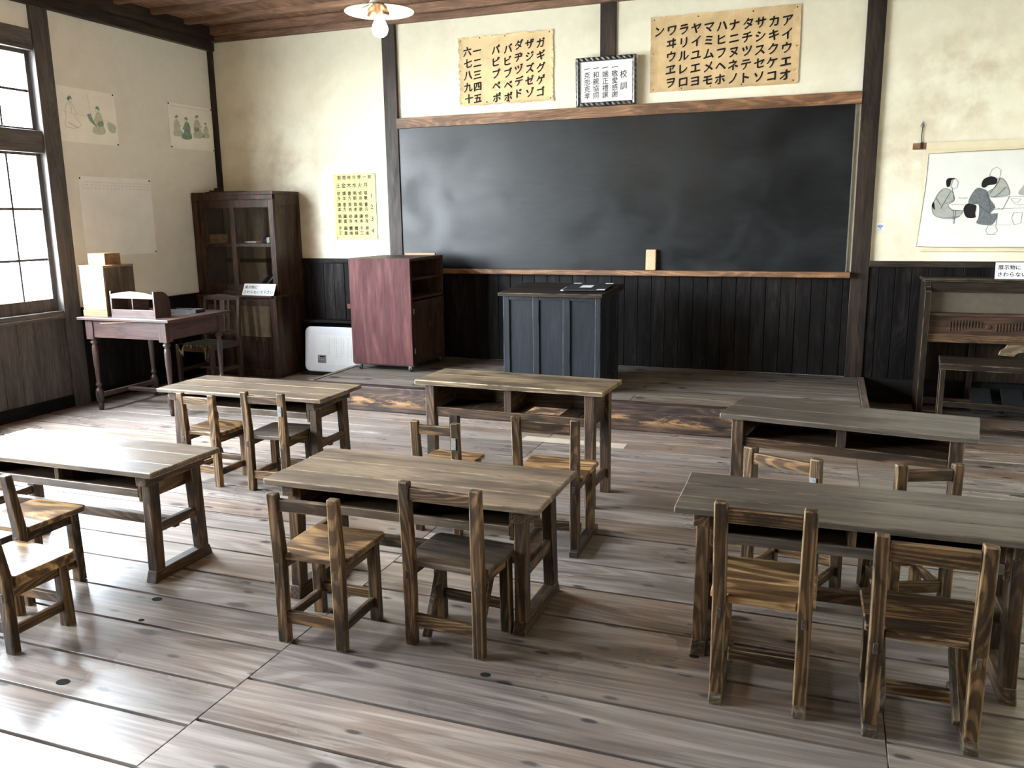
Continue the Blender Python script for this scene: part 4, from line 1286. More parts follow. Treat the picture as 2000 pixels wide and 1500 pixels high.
MB().box(-lx + 0.018, lx - 0.018, -0.022, 0.022, 0.108, 0.138).build('stretcher', wd_tab('x'), tb, bevel=0.003)
MB().beam((-0.25, -ly - 0.031, 0.715), (0.06, -ly - 0.031, 0.735), 0.006, 0.008).build('loose_splinter', W('box_pale')('x'), tb)

bx = thing('letter_box', 'tall pale wooden box standing at the window end of the writing table', 'box', (-5.462, 5.12, th))
bx.location.z = th
w2, d2, h2 = 0.125, 0.31, 0.402
MB().box(-w2 + 0.004, w2 - 0.004, 0.0, 0.006, 0.05, h2 - 0.012).build('front_lid', W('box_front')('z'), bx, bevel=0.001)
MB().box(-w2, w2, -0.004, 0.006, 0.0, 0.048).build('bottom_rail', W('box_front')('x'), bx, bevel=0.002)
b = MB()
b.box(-w2, w2, 0.007, d2, 0.0, h2 - 0.014)
b.build('case', W('desk_top')('z'), bx, bevel=0.003)
MB().box(-w2 - 0.002, w2 + 0.002, -0.003, d2 + 0.003, h2 - 0.014, h2).build('top_board', W('box_pale')('x'), bx, bevel=0.004)
simple_box('small_box', 'small pale box on top of the tall wooden box', 'box', (-5.470, 5.27, th + h2), (0.175, 0.16, 0.092), W('box_front')('x'))

# low book rest: arched front rail, curved ends
br = thing('book_rest', 'low wooden book rest with arched rail and curved ends on the writing table', 'book rest', (-5.075, 5.115, th))
bw, bd = 0.205, 0.170
pr = [(-bw, 0.148)]
for i in range(13):
    u = i / 12
    pr.append((-bw + 2 * bw * u, 0.182 + 0.022 * math.sin(PI * u)))
pr += [(bw, 0.148)]
MB().prism_y(pr, 0, 0.012).build('top_rail', wd_tab('x'), br, bevel=0.002)
MB().box(-bw, bw, 0, 0.012, 0.0, 0.062).build('bottom_rail', wd_tab('x'), br, bevel=0.002)
MB().box(-0.004, 0.004, 0.002, bd, 0.004, 0.170).build('divider', wd_tab('y'), br)
for s in (-1, 1):
    pf2 = [(0.0, 0.0), (bd, 0.0), (bd, 0.105)]
    for i in range(1, 9):
        a = PI / 2 * i / 8
        pf2.append((0.075 + (bd - 0.075) * math.cos(a), 0.105 + 0.097 * math.sin(a)))
    pf2.append((0.0, 0.206))
    MB().prism_x(pf2, min(s * bw, s * (bw + 0.014)), max(s * bw, s * (bw + 0.014))).build('end_panel', wd_tab('z'), br, bevel=0.002)
MB().box(-bw, bw, 0.012, bd, 0.0, 0.010).build('base', wd_tab('x'), br)

tr = thing('inkstone_tray', 'dark shallow inkstone tray at the back of the writing table', 'tray', (-4.955, 5.56, th))
b = MB()
b.box(-0.150, 0.150, -0.055, 0.055, 0.0, 0.008)
b.box(-0.150, 0.150, -0.055, -0.047, 0.008, 0.026)
b.box(-0.150, 0.150, 0.047, 0.055, 0.008, 0.026)
b.box(-0.150, -0.142, -0.047, 0.047, 0.008, 0.026)
b.box(0.142, 0.150, -0.047, 0.047, 0.008, 0.026)
b.box(0.020, 0.028, -0.047, 0.047, 0.008, 0.024)
b.build('tray_body', M_BLACK, tr, bevel=0.001)
MB().box(0.04, 0.13, -0.035, 0.035, 0.008, 0.020).build('inkstone', plain('inkstone', (0.02, 0.02, 0.022), 0.35), tr, bevel=0.004)

# teacher's slat-back chair with a torn seat, behind the table
wd_org = W('organ')
tcx = thing('slat_back_chair', "old slat-backed chair with torn seat between writing table and cupboard", 'chair', (-5.30, 6.40, 0))
hw = 0.185
for s in (-1, 1):
    b = MB()
    b.taper((s * hw, 0, 0), (0.036, 0.036), (s * hw, 0, 0.44), (0.036, 0.036))
    b.taper((s * hw, 0, 0.44), (0.036, 0.034), (s * (hw + 0.004), 0.035, 0.80), (0.030, 0.026))
    b.build('rear_leg', W('cupboard')('z'), tcx, bevel=0.003)
    MB().taper((s * hw, -0.38, 0), (0.032, 0.032), (s * hw, -0.38, 0.40), (0.038, 0.038)).build('front_leg', W('cupboard')('z'), tcx, bevel=0.003)
    MB().box(s * hw - 0.010, s * hw + 0.010, -0.365, -0.015, 0.15, 0.18).build('stretcher', W('cupboard')('y'), tcx)
    MB().box(s * hw - 0.011, s * hw + 0.011, -0.365, -0.015, 0.355, 0.40).build('seat_rail', W('cupboard')('y'), tcx)
MB().box(-hw, hw, -0.392, -0.37, 0.345, 0.395).build('seat_rail', W('cupboard')('x'), tcx)
MB().box(-hw, hw, -0.20, -0.18, 0.155, 0.178).build('stretcher', W('cupboard')('x'), tcx)
pr = [(-hw - 0.02, 0.770)] + [(-hw - 0.02 + (2 * hw + 0.04) * i / 10, 0.800 + 0.028 * math.sin(PI * i / 10)) for i in range(11)] + [(hw + 0.02, 0.770)]
MB().prism_y(pr, 0.022, 0.048).build('top_rail', W('cupboard')('x'), tcx, bevel=0.004)
MB().box(-hw + 0.01, hw - 0.01, 0.0, 0.02, 0.47, 0.50).build('cross_rail', W('cupboard')('x'), tcx)
for xs, ww in ((-0.085, 0.022), (-0.022, 0.055), (0.065, 0.022)):
    MB().hexa([(xs, 0.004, 0.49), (xs + ww, 0.004, 0.49), (xs + ww, 0.016, 0.49), (xs, 0.016, 0.49), (xs, 0.028, 0.785), (xs + ww, 0.028, 0.785), (xs + ww, 0.040, 0.785), (xs, 0.040, 0.785)]).build('slat', W('cupboard')('z'), tcx)
b = MB()
N = 12
g = {}
for i in range(N + 1):
    for k in range(N + 1):
        x = -hw - 0.01 + (2 * hw + 0.02) * i / N
        yy = -0.395 + 0.385 * k / N
        g[i, k] = b.bm.verts.new((x, yy, 0.402 + 0.028 * math.sin(PI * i / N) * math.sin(PI * k / N) + random.uniform(-0.003, 0.003)))
for i in range(N):
    for k in range(N):
        b.bm.faces.new((g[i, k], g[i + 1, k], g[i + 1, k + 1], g[i, k + 1]))
so = b.build('seat_cover', plain('worn_leather', (0.030, 0.034, 0.036), 0.55, 0.3, nscale=25, namt=0.4), tcx, smooth=True)
sol = so.modifiers.new('thick', 'SOLIDIFY'); sol.thickness = 0.012
b = MB()
for i in range(26):
    x = -hw + 2 * hw * random.random()
    ln = random.uniform(0.008, 0.05) if abs(x) < 0.12 else random.uniform(0.03, 0.13)
    y0 = -0.398
    b.hexa([(x - 0.006, y0, 0.404 - ln), (x + 0.004, y0, 0.404 - ln * 0.8), (x + 0.004, y0 + 0.002, 0.404 - ln * 0.8), (x - 0.006, y0 + 0.002, 0.404 - ln),
            (x - 0.010, y0, 0.408), (x + 0.010, y0, 0.408), (x + 0.010, y0 + 0.003, 0.408), (x - 0.010, y0 + 0.003, 0.408)])
b.build('torn_stuffing', plain('straw_stuffing', (0.24, 0.165, 0.07), 0.9, 0.1, nscale=80, namt=0.4), tcx)['label'] = 'ragged straw coloured seat stuffing'

# white plastic board leaning at the foot of the wall, with a dark low shelf behind it
ls = thing('low_shelf', 'low dark wooden shelf against the wall behind the white board', 'shelf', (-4.44, 7.105, 0))
MB().box(-0.43, 0.43, -0.055, 0.055, 0.500, 0.525).build('top', wd_wain('x'), ls, bevel=0.003)
MB().box(-0.43, 0.43, 0.030, 0.052, 0.0, 0.500).build('back', wd_wain('x'), ls)
for s in (-1, 1):
    MB().box(s * 0.415 - 0.012, s * 0.415 + 0.012, -0.05, 0.03, 0.0, 0.500).build('side', wd_wain('z'), ls)
fb = simple_box('floor_batten', 'dark batten on the floor carrying the white rounded board', 'batten', (-4.42, 6.96, 0), (0.80, 0.07, 0.035), wd_wain('x'))
wb = thing('white_board', 'white rounded plastic board with notice sheet leaning between cupboard and platform', 'board', (-4.385, 6.935, 0.0355))
wb.rotation_euler = (math.radians(-6), 0, 0)
pts = []
W2, H2, R2 = 0.395, 0.440, 0.060
for cx_, cz_, a0 in ((W2 - R2, R2, -90), (W2 - R2, H2 - R2, 0), (-W2 + R2, H2 - R2, 90), (-W2 + R2, R2, 180)):
    for i in range(7):
        a = math.radians(a0 + 15 * i)
        pts.append((cx_ + R2 * math.cos(a), cz_ + R2 * math.sin(a)))
MB().prism_y(pts, 0, 0.035).build('panel', plain('white_plastic', (0.74, 0.74, 0.76), 0.4, 0.5, namt=0.03), wb, bevel=0.010, seg=3)
MB().box(-0.27, 0.20, -0.0012, 0.0, 0.075, 0.360).build('notice_sheet', M_PAPERW, wb)
its = []
rnd = random.Random(5)
for x, z0, n, s in ((0.155, 0.335, 4, 0.020), (0.130, 0.30, 9, 0.014), (0.095, 0.335, 13, 0.014), (0.045, 0.335, 11, 0.013), (0.022, 0.33, 12, 0.013), (-0.035, 0.335, 12, 0.013), (-0.06, 0.335, 7, 0.013), (-0.115, 0.335, 10, 0.013)):
    zz = z0
    for k in range(n):
        its.append(('一', x, zz, s)); its.append(('丨', x, zz, s * 0.8))
        zz -= s * rnd.choice((1.1, 1.1, 1.8))
lettering('lettering', its, M_INKGREY, wb, y=-0.0016)
MB().box(-0.245, -0.150, -0.0022, -0.0012, 0.085, 0.165).build('photo_label', plain('grey_print', (0.26, 0.235, 0.235), 0.6, nscale=90, namt=0.5), wb)
flat_shapes('label_print', [[(-0.222, 0.142), (-0.165, 0.142), (-0.165, 0.156), (-0.222, 0.156)]], [([(-0.24, 0.128), (-0.16, 0.128)], 0.003), ([(-0.24, 0.112), (-0.155, 0.112)], 0.003), ([(-0.24, 0.098), (-0.17, 0.098)], 0.003)], M_INK, wb, y=-0.0030)

# ------------------------------------------------------------------ reed organ and its bench on the right
og = thing('reed_organ', 'old worn reed organ against the front wall at right', 'organ', (0.672, 6.80, 0))
OW, OD, OH = 1.12, 0.36, 1.012
for x0 in (0.0, OW - 0.042):
    b = MB()
    b.prism_x([(-0.012, 0.0), (OD, 0.0), (OD, OH - 0.02), (0.055, OH - 0.02), (0.055, OH - 0.06), (0.0, OH - 0.085), (-0.006, 0.55)], x0, x0 + 0.042)
    b.jitter(0.001).build('side_panel', wd_org('z'), og, bevel=0.004)
MB().box(-0.012, OW + 0.012, 0.030, OD, OH - 0.020, OH).build('top_board', wd_org('x'), og, bevel=0.005)
MB().box(0.042, OW - 0.042, 0.060, 0.085, 0.915, OH - 0.020).build('top_rail', wd_org('x'), og, bevel=0.002)
MB().box(0.042, OW - 0.042, 0.080, 0.095, 0.765, 0.920).build('fall_panel', plain('grey_board', (0.085, 0.068, 0.050), 0.6, 0.3, nscale=20), og)['label'] = 'plain grey-brown board'
MB().box(0.042, OW - 0.042, 0.030, 0.10, 0.745, 0.768).build('moulding', W('cupboard')('x'), og, bevel=0.004)
cv = MB()
cv.box(0.042, OW - 0.042, 0.045, 0.065, 0.610, 0.748)
for i in range(26):
    u = i / 25
    x = 0.185 + 0.50 * u
    if abs(u - 0.5) < 0.09:
        continue
    cv.box(x - 0.0045, x + 0.0045, 0.037, 0.046, 0.648 - 0.012 * math.cos(u * 9), 0.706 + 0.010 * math.sin(u * 7))
cv.lathe([(0.001, 0), (0.020, 0.002), (0.014, 0.010), (0.001, 0.012)], (0, 0, 0), 12)
for v in cv.bm.verts:
    if abs(v.co.x) < 0.03 and v.co.y < 0.03:
        v.co = Vector((0.435 + v.co.x, 0.045 - v.co.z, 0.672 + v.co.y))
cv.build('carved_panel', W('cupboard')('x'), og, bevel=0.001, seg=1)
MB().box(0.042, OW - 0.042, 0.025, 0.075, 0.552, 0.612).build('lower_rail', W('desk_oak')('x'), og, bevel=0.004)
MB().box(0.042, OW - 0.042, OD - 0.03, OD - 0.01, 0.22, 0.90).build('back_board', wd_org('z'), og)
MB().box(0.36, 0.40, OD - 0.05, OD - 0.03, 0.0, 0.56).build('stile', wd_org('z'), og, bevel=0.002)
MB().box(0.042, OW - 0.042, 0.20, 0.24, 0.05, 0.10).build('bottom_rail', W('cupboard')('x'), og, bevel=0.002)
for xx in (0.45, 0.66):
    MB().hexa([(xx - 0.07, 0.02, 0.03), (xx + 0.07, 0.02, 0.03), (xx + 0.07, 0.28, 0.16), (xx - 0.07, 0.28, 0.16), (xx - 0.07, 0.02, 0.05), (xx + 0.07, 0.02, 0.05), (xx + 0.07, 0.28, 0.18), (xx - 0.07, 0.28, 0.18)]).build('pedal', M_BLACK, og, bevel=0.002)
# pale shaped bracket under the lower rail
br_p = [(0.0, 0.0), (0.012, 0.035), (0.04, 0.055), (0.055, 0.085), (0.30, 0.085), (0.30, 0.045), (0.20, 0.035), (0.125, 0.02), (0.10, -0.005)]
MB().prism_y([(0.515 + x, 0.468 + z) for x, z in br_p], 0.05, 0.07).build('bracket', W('pale_top')('x'), og, bevel=0.003)

bn = thing('organ_bench', 'dark plank bench with open frame in front of the organ', 'bench', (1.16, 6.43, 0), math.radians(-5))
MB().box(-0.40, 0.40, -0.19, 0.19, 0.440, 0.482).jitter(0.002).build('seat', wd_org('x'), bn, bevel=0.006)
for sx in (-1, 1):
    for sy in (-1, 1):
        MB().taper((sx * 0.375 + 0.0, sy * 0.170, 0), (0.030, 0.036), (sx * 0.375, sy * 0.165, 0.44), (0.032, 0.038)).build('leg', wd_org('z'), bn, bevel=0.003)
    MB().box(sx * 0.375 - 0.010, sx * 0.375 + 0.010, -0.15, 0.15, 0.09, 0.13).build('stretcher', wd_org('y'), bn, bevel=0.002)
MB().box(-0.36, 0.36, 0.155, 0.178, 0.115, 0.155).build('stretcher', wd_org('x'), bn, bevel=0.002)
MB().box(-0.36, 0.36, -0.180, -0.155, 0.022, 0.055).build('stretcher', wd_org('x'), bn, bevel=0.002)

n2 = notice((1.31, 6.915, 1.0125), 0, 0.365, 0.118, -5, 'white do-not-touch notice standing on top of the organ')

# ------------------------------------------------------------------ pendant lamp
LX, LY, LZ = -1.911, 3.50, 2.384
lp = thing('pendant_lamp', 'white enamel pendant lamp with bare glowing bulb hanging from the ceiling', 'lamp', (LX, LY, LZ))
M_ENAMEL = plain('white_enamel', (0.80, 0.78, 0.66), 0.3, 0.5, namt=0.03)
b = MB()
prof = [(0.152, 0.020), (0.149, 0.0215), (0.110, 0.030), (0.070, 0.040), (0.045, 0.052), (0.032, 0.075), (0.028, 0.075)]
inner = [(r - 0.0015 if r > 0.03 else r, z - 0.003) for r, z in prof]
b.lathe(prof + list(reversed(inner)), (0, 0, -0.012), 48, cap=False)
b.build('shade', M_ENAMEL, lp, smooth=True)
M_BAKE = plain('brown_bakelite', (0.022, 0.0095, 0.004), 0.4, 0.5)
b = MB()
b.lathe([(0.012, -0.012), (0.017, -0.010), (0.020, 0.03), (0.030, 0.05), (0.034, 0.075), (0.02, 0.090), (0.006, 0.10)], (0, 0, 0), 20)
b.build('socket', M_BAKE, lp, smooth=True)
for s in (-1, 1):
    b = MB()
    b.tube([(0, 0, 0.045), (s * 0.030, -0.012, 0.012), (s * 0.043, -0.018, -0.014)], [0.013, 0.018, 0.017], 14)
    so = b.build('side_outlet', M_BAKE, lp, smooth=True)
    for dx in (-0.004, 0.004):
        MB().box(s * 0.0435 + dx - 0.0016, s * 0.0435 + dx + 0.0016, -0.021, -0.016, -0.0165, -0.0125).build('slot', M_BLACK, so)
b = MB()
b.tube([(0, 0, 0.095), (0.002, 0, 0.40), (0, 0, ZC - LZ)], 0.004, 8)
b.build('cord', plain('brown_cord', (0.10, 0.07, 0.045), 0.8), lp, smooth=True)
MB().lathe([(0.03, 0), (0.036, 0.004), (0.036, 0.014), (0.03, 0.02)], (0, 0, ZC - LZ - 0.021), 20).build('ceiling_rose', M_BAKE, lp, smooth=True)
M_BULB = plain('glowing_bulb', (1, 0.95, 0.85), 0.3, 0.3, emis=(1.0, 0.80, 0.50), estr=170.0)
b = MB()
b.lathe([(0.002, -0.100), (0.016, -0.097), (0.029, -0.086), (0.0345, -0.070), (0.033, -0.055), (0.025, -0.036), (0.0175, -0.020), (0.014, -0.010)], (0, 0, 0), 24)
b.build('bulb', M_BULB, lp, smooth=True)

# ------------------------------------------------------------------ papers on the walls
def kraft(name, c):
    m, nt, bs = base_mat(name)
    vec, _ = obj_vec(nt, False)
    n1 = noise(nt, vec, 5.0, 6, 0.65, 0.5)
    n2 = noise(nt, vec, 22.0, 5, 0.7, 1.5)
    a = ramp(nt, n1, [(0.3, tuple(x * 0.78 for x in c) + (1,)), (0.7, tuple(min(1, x * 1.12) for x in c) + (1,))])
    cr = ramp(nt, n2, [(0.46, (1, 1, 1)), (0.50, (0.90, 0.87, 0.83)), (0.54, (1, 1, 1))])
    nt.links.new(mix(nt, 0.6, a, mix(nt, 1.0, a, cr, 'MULTIPLY')), bs.inputs['Base Color'])
    bs.inputs['Roughness'].default_value = 0.7
    bs.inputs['Specular IOR Level'].default_value = 0.25
    bp = _n(nt, 'ShaderNodeBump')
    bp.inputs['Strength'].default_value = 0.35
    bp.inputs['Distance'].default_value = 0.006
    nt.links.new(n1, bp.inputs['Height'])
    nt.links.new(bp.outputs[0], bs.inputs['Normal'])
    return m

def columns(cols, xs, z_top, z_step, size):
    it = []
    for col, x in zip(cols, xs):
        for k, ch in enumerate(col):
            it.append((ch, x, z_top - z_step * k, size))
    return it

# voiced syllables and numerals (torn sheet)
p1 = thing('syllable_poster', 'torn brown paper sheet of voiced katakana and numerals above the blackboard', 'poster', (-2.715, YF, 2.753), 0, 'katakana sheets above the blackboard')
w1, h1 = 0.885, 0.585
random.seed(21)
paper_mesh(w1, h1, 60, 42, tear=0.026, curl=0.016, notch=0.10).build('paper', kraft('old_kraft', (0.74, 0.545, 0.305)), p1)
cols = ['ガギグゲゴ', 'ザジズゼゾ', 'ダヂヅデド', 'バビブベボ', 'パピプペポ', '一二三四五', '六七八九十']
xs = [0.322, 0.222, 0.125, 0.025, -0.085, -0.262, -0.352]
it = []
for ci, (col, x) in enumerate(zip(cols, xs)):
    top = 0.190 if ci < 3 else 0.165
    if ci >= 5:
        top = 0.170
    for k, ch in enumerate(col):
        it.append((ch, x + random.uniform(-0.003, 0.003), top - 0.099 * k, 0.082))
lettering('lettering', it, M_INK, p1, y=-0.0048, bold=0.034, shear=0.13)
pins(p1, [(-0.42, 0.262), (-0.235, 0.275), (0.0, 0.272), (0.40, 0.272), (0.425, 0.06), (-0.42, -0.262), (-0.18, -0.262), (0.03, -0.268), (0.41, -0.262), (-0.425, 0.01)], M_PIN)

# the fifty sounds
p2 = thing('syllable_poster', 'wide brown paper sheet of fifty katakana syllables above the blackboard', 'poster', (-0.874, YF, 2.768), 0, 'katakana sheets above the blackboard')
w2, h2 = 1.155, 0.580
paper_mesh(w2, h2, 56, 28, tear=0.006, curl=0.012, notch=0.05).build('paper', kraft('brown_kraft', (0.57, 0.405, 0.215)), p2)
cols = ['アイウエオ', 'カキクケコ', 'サシスセソ', 'タチツテト', 'ナニヌネノ', 'ハヒフヘホ', 'マミムメモ', 'ヤイユエヨ', 'ラリルレロ', 'ワヰウヱヲ', 'ン']
it = []
for ci, col in enumerate(cols):
    x = 0.478 - 0.0985 * ci
    for k, ch in enumerate(col):
        it.append((ch, x + random.uniform(-0.003, 0.003), 0.182 - 0.100 * k, 0.088))
lettering('lettering', it, M_INK, p2, y=-0.0048, bold=0.034, shear=0.13)
pins(p2, [(-0.55, 0.268), (-0.20, 0.268), (0.22, 0.268), (0.545, 0.268), (-0.555, 0.01), (0.555, -0.01), (-0.55, -0.268), (-0.32, -0.268), (0.15, -0.268), (0.54, -0.262), (-0.09, -0.268)], M_PIN)

# framed school precepts leaning over the top rail
fp = thing('framed_precepts', 'small dark framed white sheet of brush-written school precepts above the blackboard', 'framed sheet', (-1.806, YF - 0.052, 2.392))
fp.rotation_euler = (math.radians(2.5), 0, 0)
fw, fh, ft = 0.256, 0.388, 0.034
def rope_mat():
    m, nt, bs = base_mat('twisted_frame')
    vec, _ = obj_vec(nt, False)
    wv = _n(nt, 'ShaderNodeTexWave')
    wv.inputs['Scale'].default_value = 14.0
    wv.bands_direction = 'DIAGONAL'
    nt.links.new(vec, wv.inputs['Vector'])
    nt.links.new(ramp(nt, wv.outputs['Color'], [(0.2, (0.006, 0.005, 0.0045)), (0.8, (0.045, 0.036, 0.030))]), bs.inputs['Base Color'])
    bs.inputs['Roughness'].default_value = 0.3
    bp = _n(nt, 'ShaderNodeBump')
    bp.inputs['Strength'].default_value = 0.6
    bp.inputs['Distance'].default_value = 0.004
    nt.links.new(wv.outputs['Fac'], bp.inputs['Height'])
    nt.links.new(bp.outputs[0], bs.inputs['Normal'])
    return m
MR = rope_mat()
b = MB()
b.box(-fw, -fw + ft, -0.022, 0.0, 0, fh)
b.box(fw - ft, fw, -0.022, 0.0, 0, fh)
b.box(-fw + ft, fw - ft, -0.022, 0.0, 0, ft)
b.box(-fw + ft, fw - ft, -0.022, 0.0, fh - ft, fh)
b.build('frame', MR, fp, bevel=0.007, seg=3)
M_SILVER = plain('silver_line', (0.62, 0.64, 0.66), 0.25, 0.5, 0.8)
for s in (-1, 1):
    MB().box(s * (fw - ft * 0.52) - 0.004, s * (fw - ft * 0.52) + 0.004, -0.025, -0.021, 0.012, fh - 0.012).build('silver_line', M_SILVER, fp, bevel=0.001)
MB().box(-fw + 0.02, fw - 0.02, -0.006, -0.002, 0.02, fh - 0.02).build('sheet', M_WHITE, fp)
it = [('校', 0.148, 0.242, 0.062), ('訓', 0.148, 0.150, 0.060)]
for col, x, z in (('一敬愛感謝', 0.075, 0.300), ('一端正禮譲', -0.005, 0.300), ('一和親協同', -0.085, 0.300), ('一克忠克孝', -0.160, 0.298)):
    for k, ch in enumerate(col):
        it.append((ch, x, z - (0.050 if k else 0) - max(0, k - 1) * 0.054, 0.054))
lettering('lettering', it, plain('brush_ink', (0.030, 0.028, 0.024), 0.7), fp, y=-0.0068, bold=0.010, shear=0.12)

# class timetable
tt = thing('timetable_poster', 'yellow school timetable sheet pinned between cupboard and wooden post', 'poster', (-4.268, YF, 1.610))
tw_, th_ = 0.452, 0.622
paper_mesh(tw_, th_, 16, 20, tear=0.0, curl=0.008).build('paper', plain('yellow_paper', (0.74, 0.62, 0.29), 0.7, 0.25, nscale=6, namt=0.05), tt)
gx = [-0.208 + 0.0590 * i for i in range(7)] + [0.208]
gz = [0.245, 0.160, 0.055, -0.055, -0.168, -0.288]
st_ = [([(gx[0], z), (gx[-1], z)], 0.0016) for z in gz] + [([(x, gz[0] if i in (0, 7) else gz[1]), (x, gz[-1])], 0.0016) for i, x in enumerate(gx)]
flat_shapes('ruled_lines', [], st_, plain('ochre_line', (0.36, 0.27, 0.10), 0.8), tt, y=-0.0040, t=0.0006)
it = [(c, -0.165 + 0.0548 * i, 0.275, 0.040) for i, c in enumerate('割間時年學一第')]
it += [(c, -0.178 + 0.0590 * i, 0.202, 0.050) for i, c in enumerate('土金木水火月')]
rows = [['修身', '讀本', '書方', '唱歌', '修身', '唱歌'], ['讀本', '書方', '算術', '算術', '唱歌', '書方'], ['唱歌', '圖畫', '修身', '讀本', '讀本', '修身'], ['手工', '圖畫', '體操', '體操', '手工', '算術']]
for r, row in enumerate(rows):
    for c, wd in enumerate(row):
        for k, ch in enumerate(wd):
            it.append((ch, -0.178 + 0.059 * c, gz[r + 1] - 0.032 - 0.046 * k, 0.040))
        if wd == '書方':
            it.append(('き', -0.178 + 0.059 * c, gz[r + 1] - 0.055, 0.018))
    it.append((str(r + 1), 0.178, gz[r + 1] - 0.055, 0.058))
lettering('lettering', it, plain('faded_ink', (0.05, 0.042, 0.02), 0.8), tt, y=-0.0046, bold=0.010)
pins(tt, [(-0.215, 0.300), (0.215, 0.305), (-0.212, -0.292), (0.215, -0.292)], M_PIN)

# wireless sticker
wi = thing('wifi_sticker', 'small white wireless sign sticker on the plaster right of the dark post', 'sticker', (0.361, YF, 1.382))
MB().box(-0.030, 0.030, -0.002, -0.0005, -0.028, 0.028).build('sticker', M_WHITE, wi)
arcs = []
for r in (0.010, 0.018, 0.026):
    arcs.append(([(r * math.sin(math.radians(a)), -0.012 + r * math.cos(math.radians(a))) for a in range(-50, 51, 10)], 0.0045))
flat_shapes('wireless_symbol', [[(0.004 * math.cos(i), -0.012 + 0.004 * math.sin(i)) for i in [k * PI / 5 for k in range(10)]], [(-0.02, -0.024), (0.015, -0.024), (0.015, -0.021), (-0.02, -0.021)]], arcs, plain('sign_blue', (0.035, 0.20, 0.60), 0.5), wi, y=-0.0028)

# ---- figure drawings
def each_shape(name, polys, mat, parent, y, t=0.0008):
    for pl in polys:
        flat_shapes(name, [pl], [], mat, parent, y, t)

def px_map(ox, oz, kx, kz):
    return lambda pts: [(ox + x * kx, oz - y * kz) for x, y in pts]

def smooth_poly(pts, n=4):
    out = []
    m_ = len(pts)
    for i in range(m_):
        p0, p1, p2, p3 = (Vector(pts[(i + k) % m_] + (0,)) for k in (-1, 0, 1, 2))
        for k in range(n):
            t = k / n
            q = 0.5 * ((2 * p1) + (-p0 + p2) * t + (2 * p0 - 5 * p1 + 4 * p2 - p3) * t * t + (-p0 + 3 * p1 - 3 * p2 + p3) * t ** 3)
            out.append((q.x, q.y))
    return out

# hanging scroll
sc = thing('hanging_scroll', 'large hanging scroll with ink drawing of a kimono family at table, at right', 'scroll', (0.0, YF, 0.0))
sx0, sx1 = 0.632, 1.95
M_SCROLL = plain('scroll_paper', (0.75, 0.76, 0.70), 0.7, 0.25, nscale=3.5, namt=0.05)
M_SCROLLB = plain('scroll_border', (0.72, 0.64, 0.44), 0.75, 0.2, nscale=5, namt=0.06)
b = MB()
nn = 20
prev = None
for i in range(nn + 1):
    z = 1.200 + (1.985 - 1.200) * i / nn
    yb = -0.012 - 0.010 * math.sin(i / nn * PI)
    wob = 0.008 * math.sin(i * 0.9) * (1 - i / nn)
    cur = [b.bm.verts.new((sx0 + wob, yb - 0.004, z)), b.bm.verts.new((sx1, yb, z)), b.bm.verts.new((sx1, yb + 0.002, z)), b.bm.verts.new((sx0 + wob, yb - 0.002, z))]
    if prev:
        for k in range(4):
            b.bm.faces.new((prev[k], prev[(k + 1) % 4], cur[(k + 1) % 4], cur[k]))
    else:
        b.bm.faces.new(cur)
    prev = cur
b.bm.faces.new(prev)
b.build('mount', M_SCROLLB, sc)
MB().box(0.545, sx1 + 0.08, -0.022, -0.004, 1.950, 1.996).build('top_rod', W('warm_trim')('x'), sc, bevel=0.002)
MB().box(sx0 + 0.005, sx1, -0.026, -0.0225, 1.945, 1.998).build('rod_wrap', M_SCROLLB, sc, bevel=0.001)
MB().box(sx0, sx1, -0.024, -0.008, 1.196, 1.212).build('bottom_rod', M_SCROLLB, sc, bevel=0.004)
S_ = 0.000838
mp = px_map(0.655 - 670 * S_, 1.930 + 400 * S_, S_, S_ * 1.045)
YS = -0.0285
MB().prism_y(mp([(668, 400), (1900, 392), (1900, 1180), (640, 1180)]), YS, YS + 0.004).build('drawing_sheet', M_SCROLL, sc)
fine, med = 0.0022, 0.0034
P = []
g_robe = smooth_poly([(820, 690), (780, 720), (745, 790), (730, 830), (745, 900), (800, 935), (900, 945), (955, 925), (975, 880), (900, 870), (860, 830), (905, 790), (890, 730), (860, 700)])
g_robe2 = smooth_poly([(1250, 612), (1290, 640), (1330, 720), (1325, 755), (1260, 765), (1180, 765), (1160, 730), (1215, 690), (1238, 640)])
g_dark = smooth_poly([(1080, 692), (1040, 740), (1018, 800), (1030, 830), (1100, 830), (1110, 930), (1100, 985), (1210, 1000), (1245, 960), (1250, 905), (1200, 905), (1232, 850), (1190, 790), (1165, 730), (1140, 705)])
each_shape('pale_robe', [mp(g_robe), mp(g_robe2), mp(smooth_poly([(1410, 755), (1425, 690), (1470, 640), (1540, 640), (1600, 700), (1610, 760)]))], plain('pale_wash', (0.37, 0.38, 0.34), 0.8), sc, y=YS - 0.0006, t=0.0006)
flat_shapes('grey_robe', [mp(g_dark)], [], plain('grey_wash', (0.135, 0.15, 0.155), 0.8, nscale=120, namt=0.35), sc, y=YS - 0.0012, t=0.0006)
hair = [smooth_poly([(830, 620), (850, 605), (900, 608), (870, 625), (862, 670), (840, 678), (830, 650)]),
        smooth_poly([(1110, 655), (1125, 620), (1170, 600), (1215, 610), (1230, 640), (1215, 665), (1165, 670), (1140, 690), (1115, 685)]),
        smooth_poly([(985, 860), (1010, 820), (1050, 825), (1085, 840), (1080, 900), (1085, 935), (1030, 940), (1000, 915)]),
        smooth_poly([(728, 830), (745, 805), (755, 865), (740, 850)]),
        smooth_poly([(1480, 610), (1520, 590), (1560, 610), (1565, 645), (1500, 650)])]
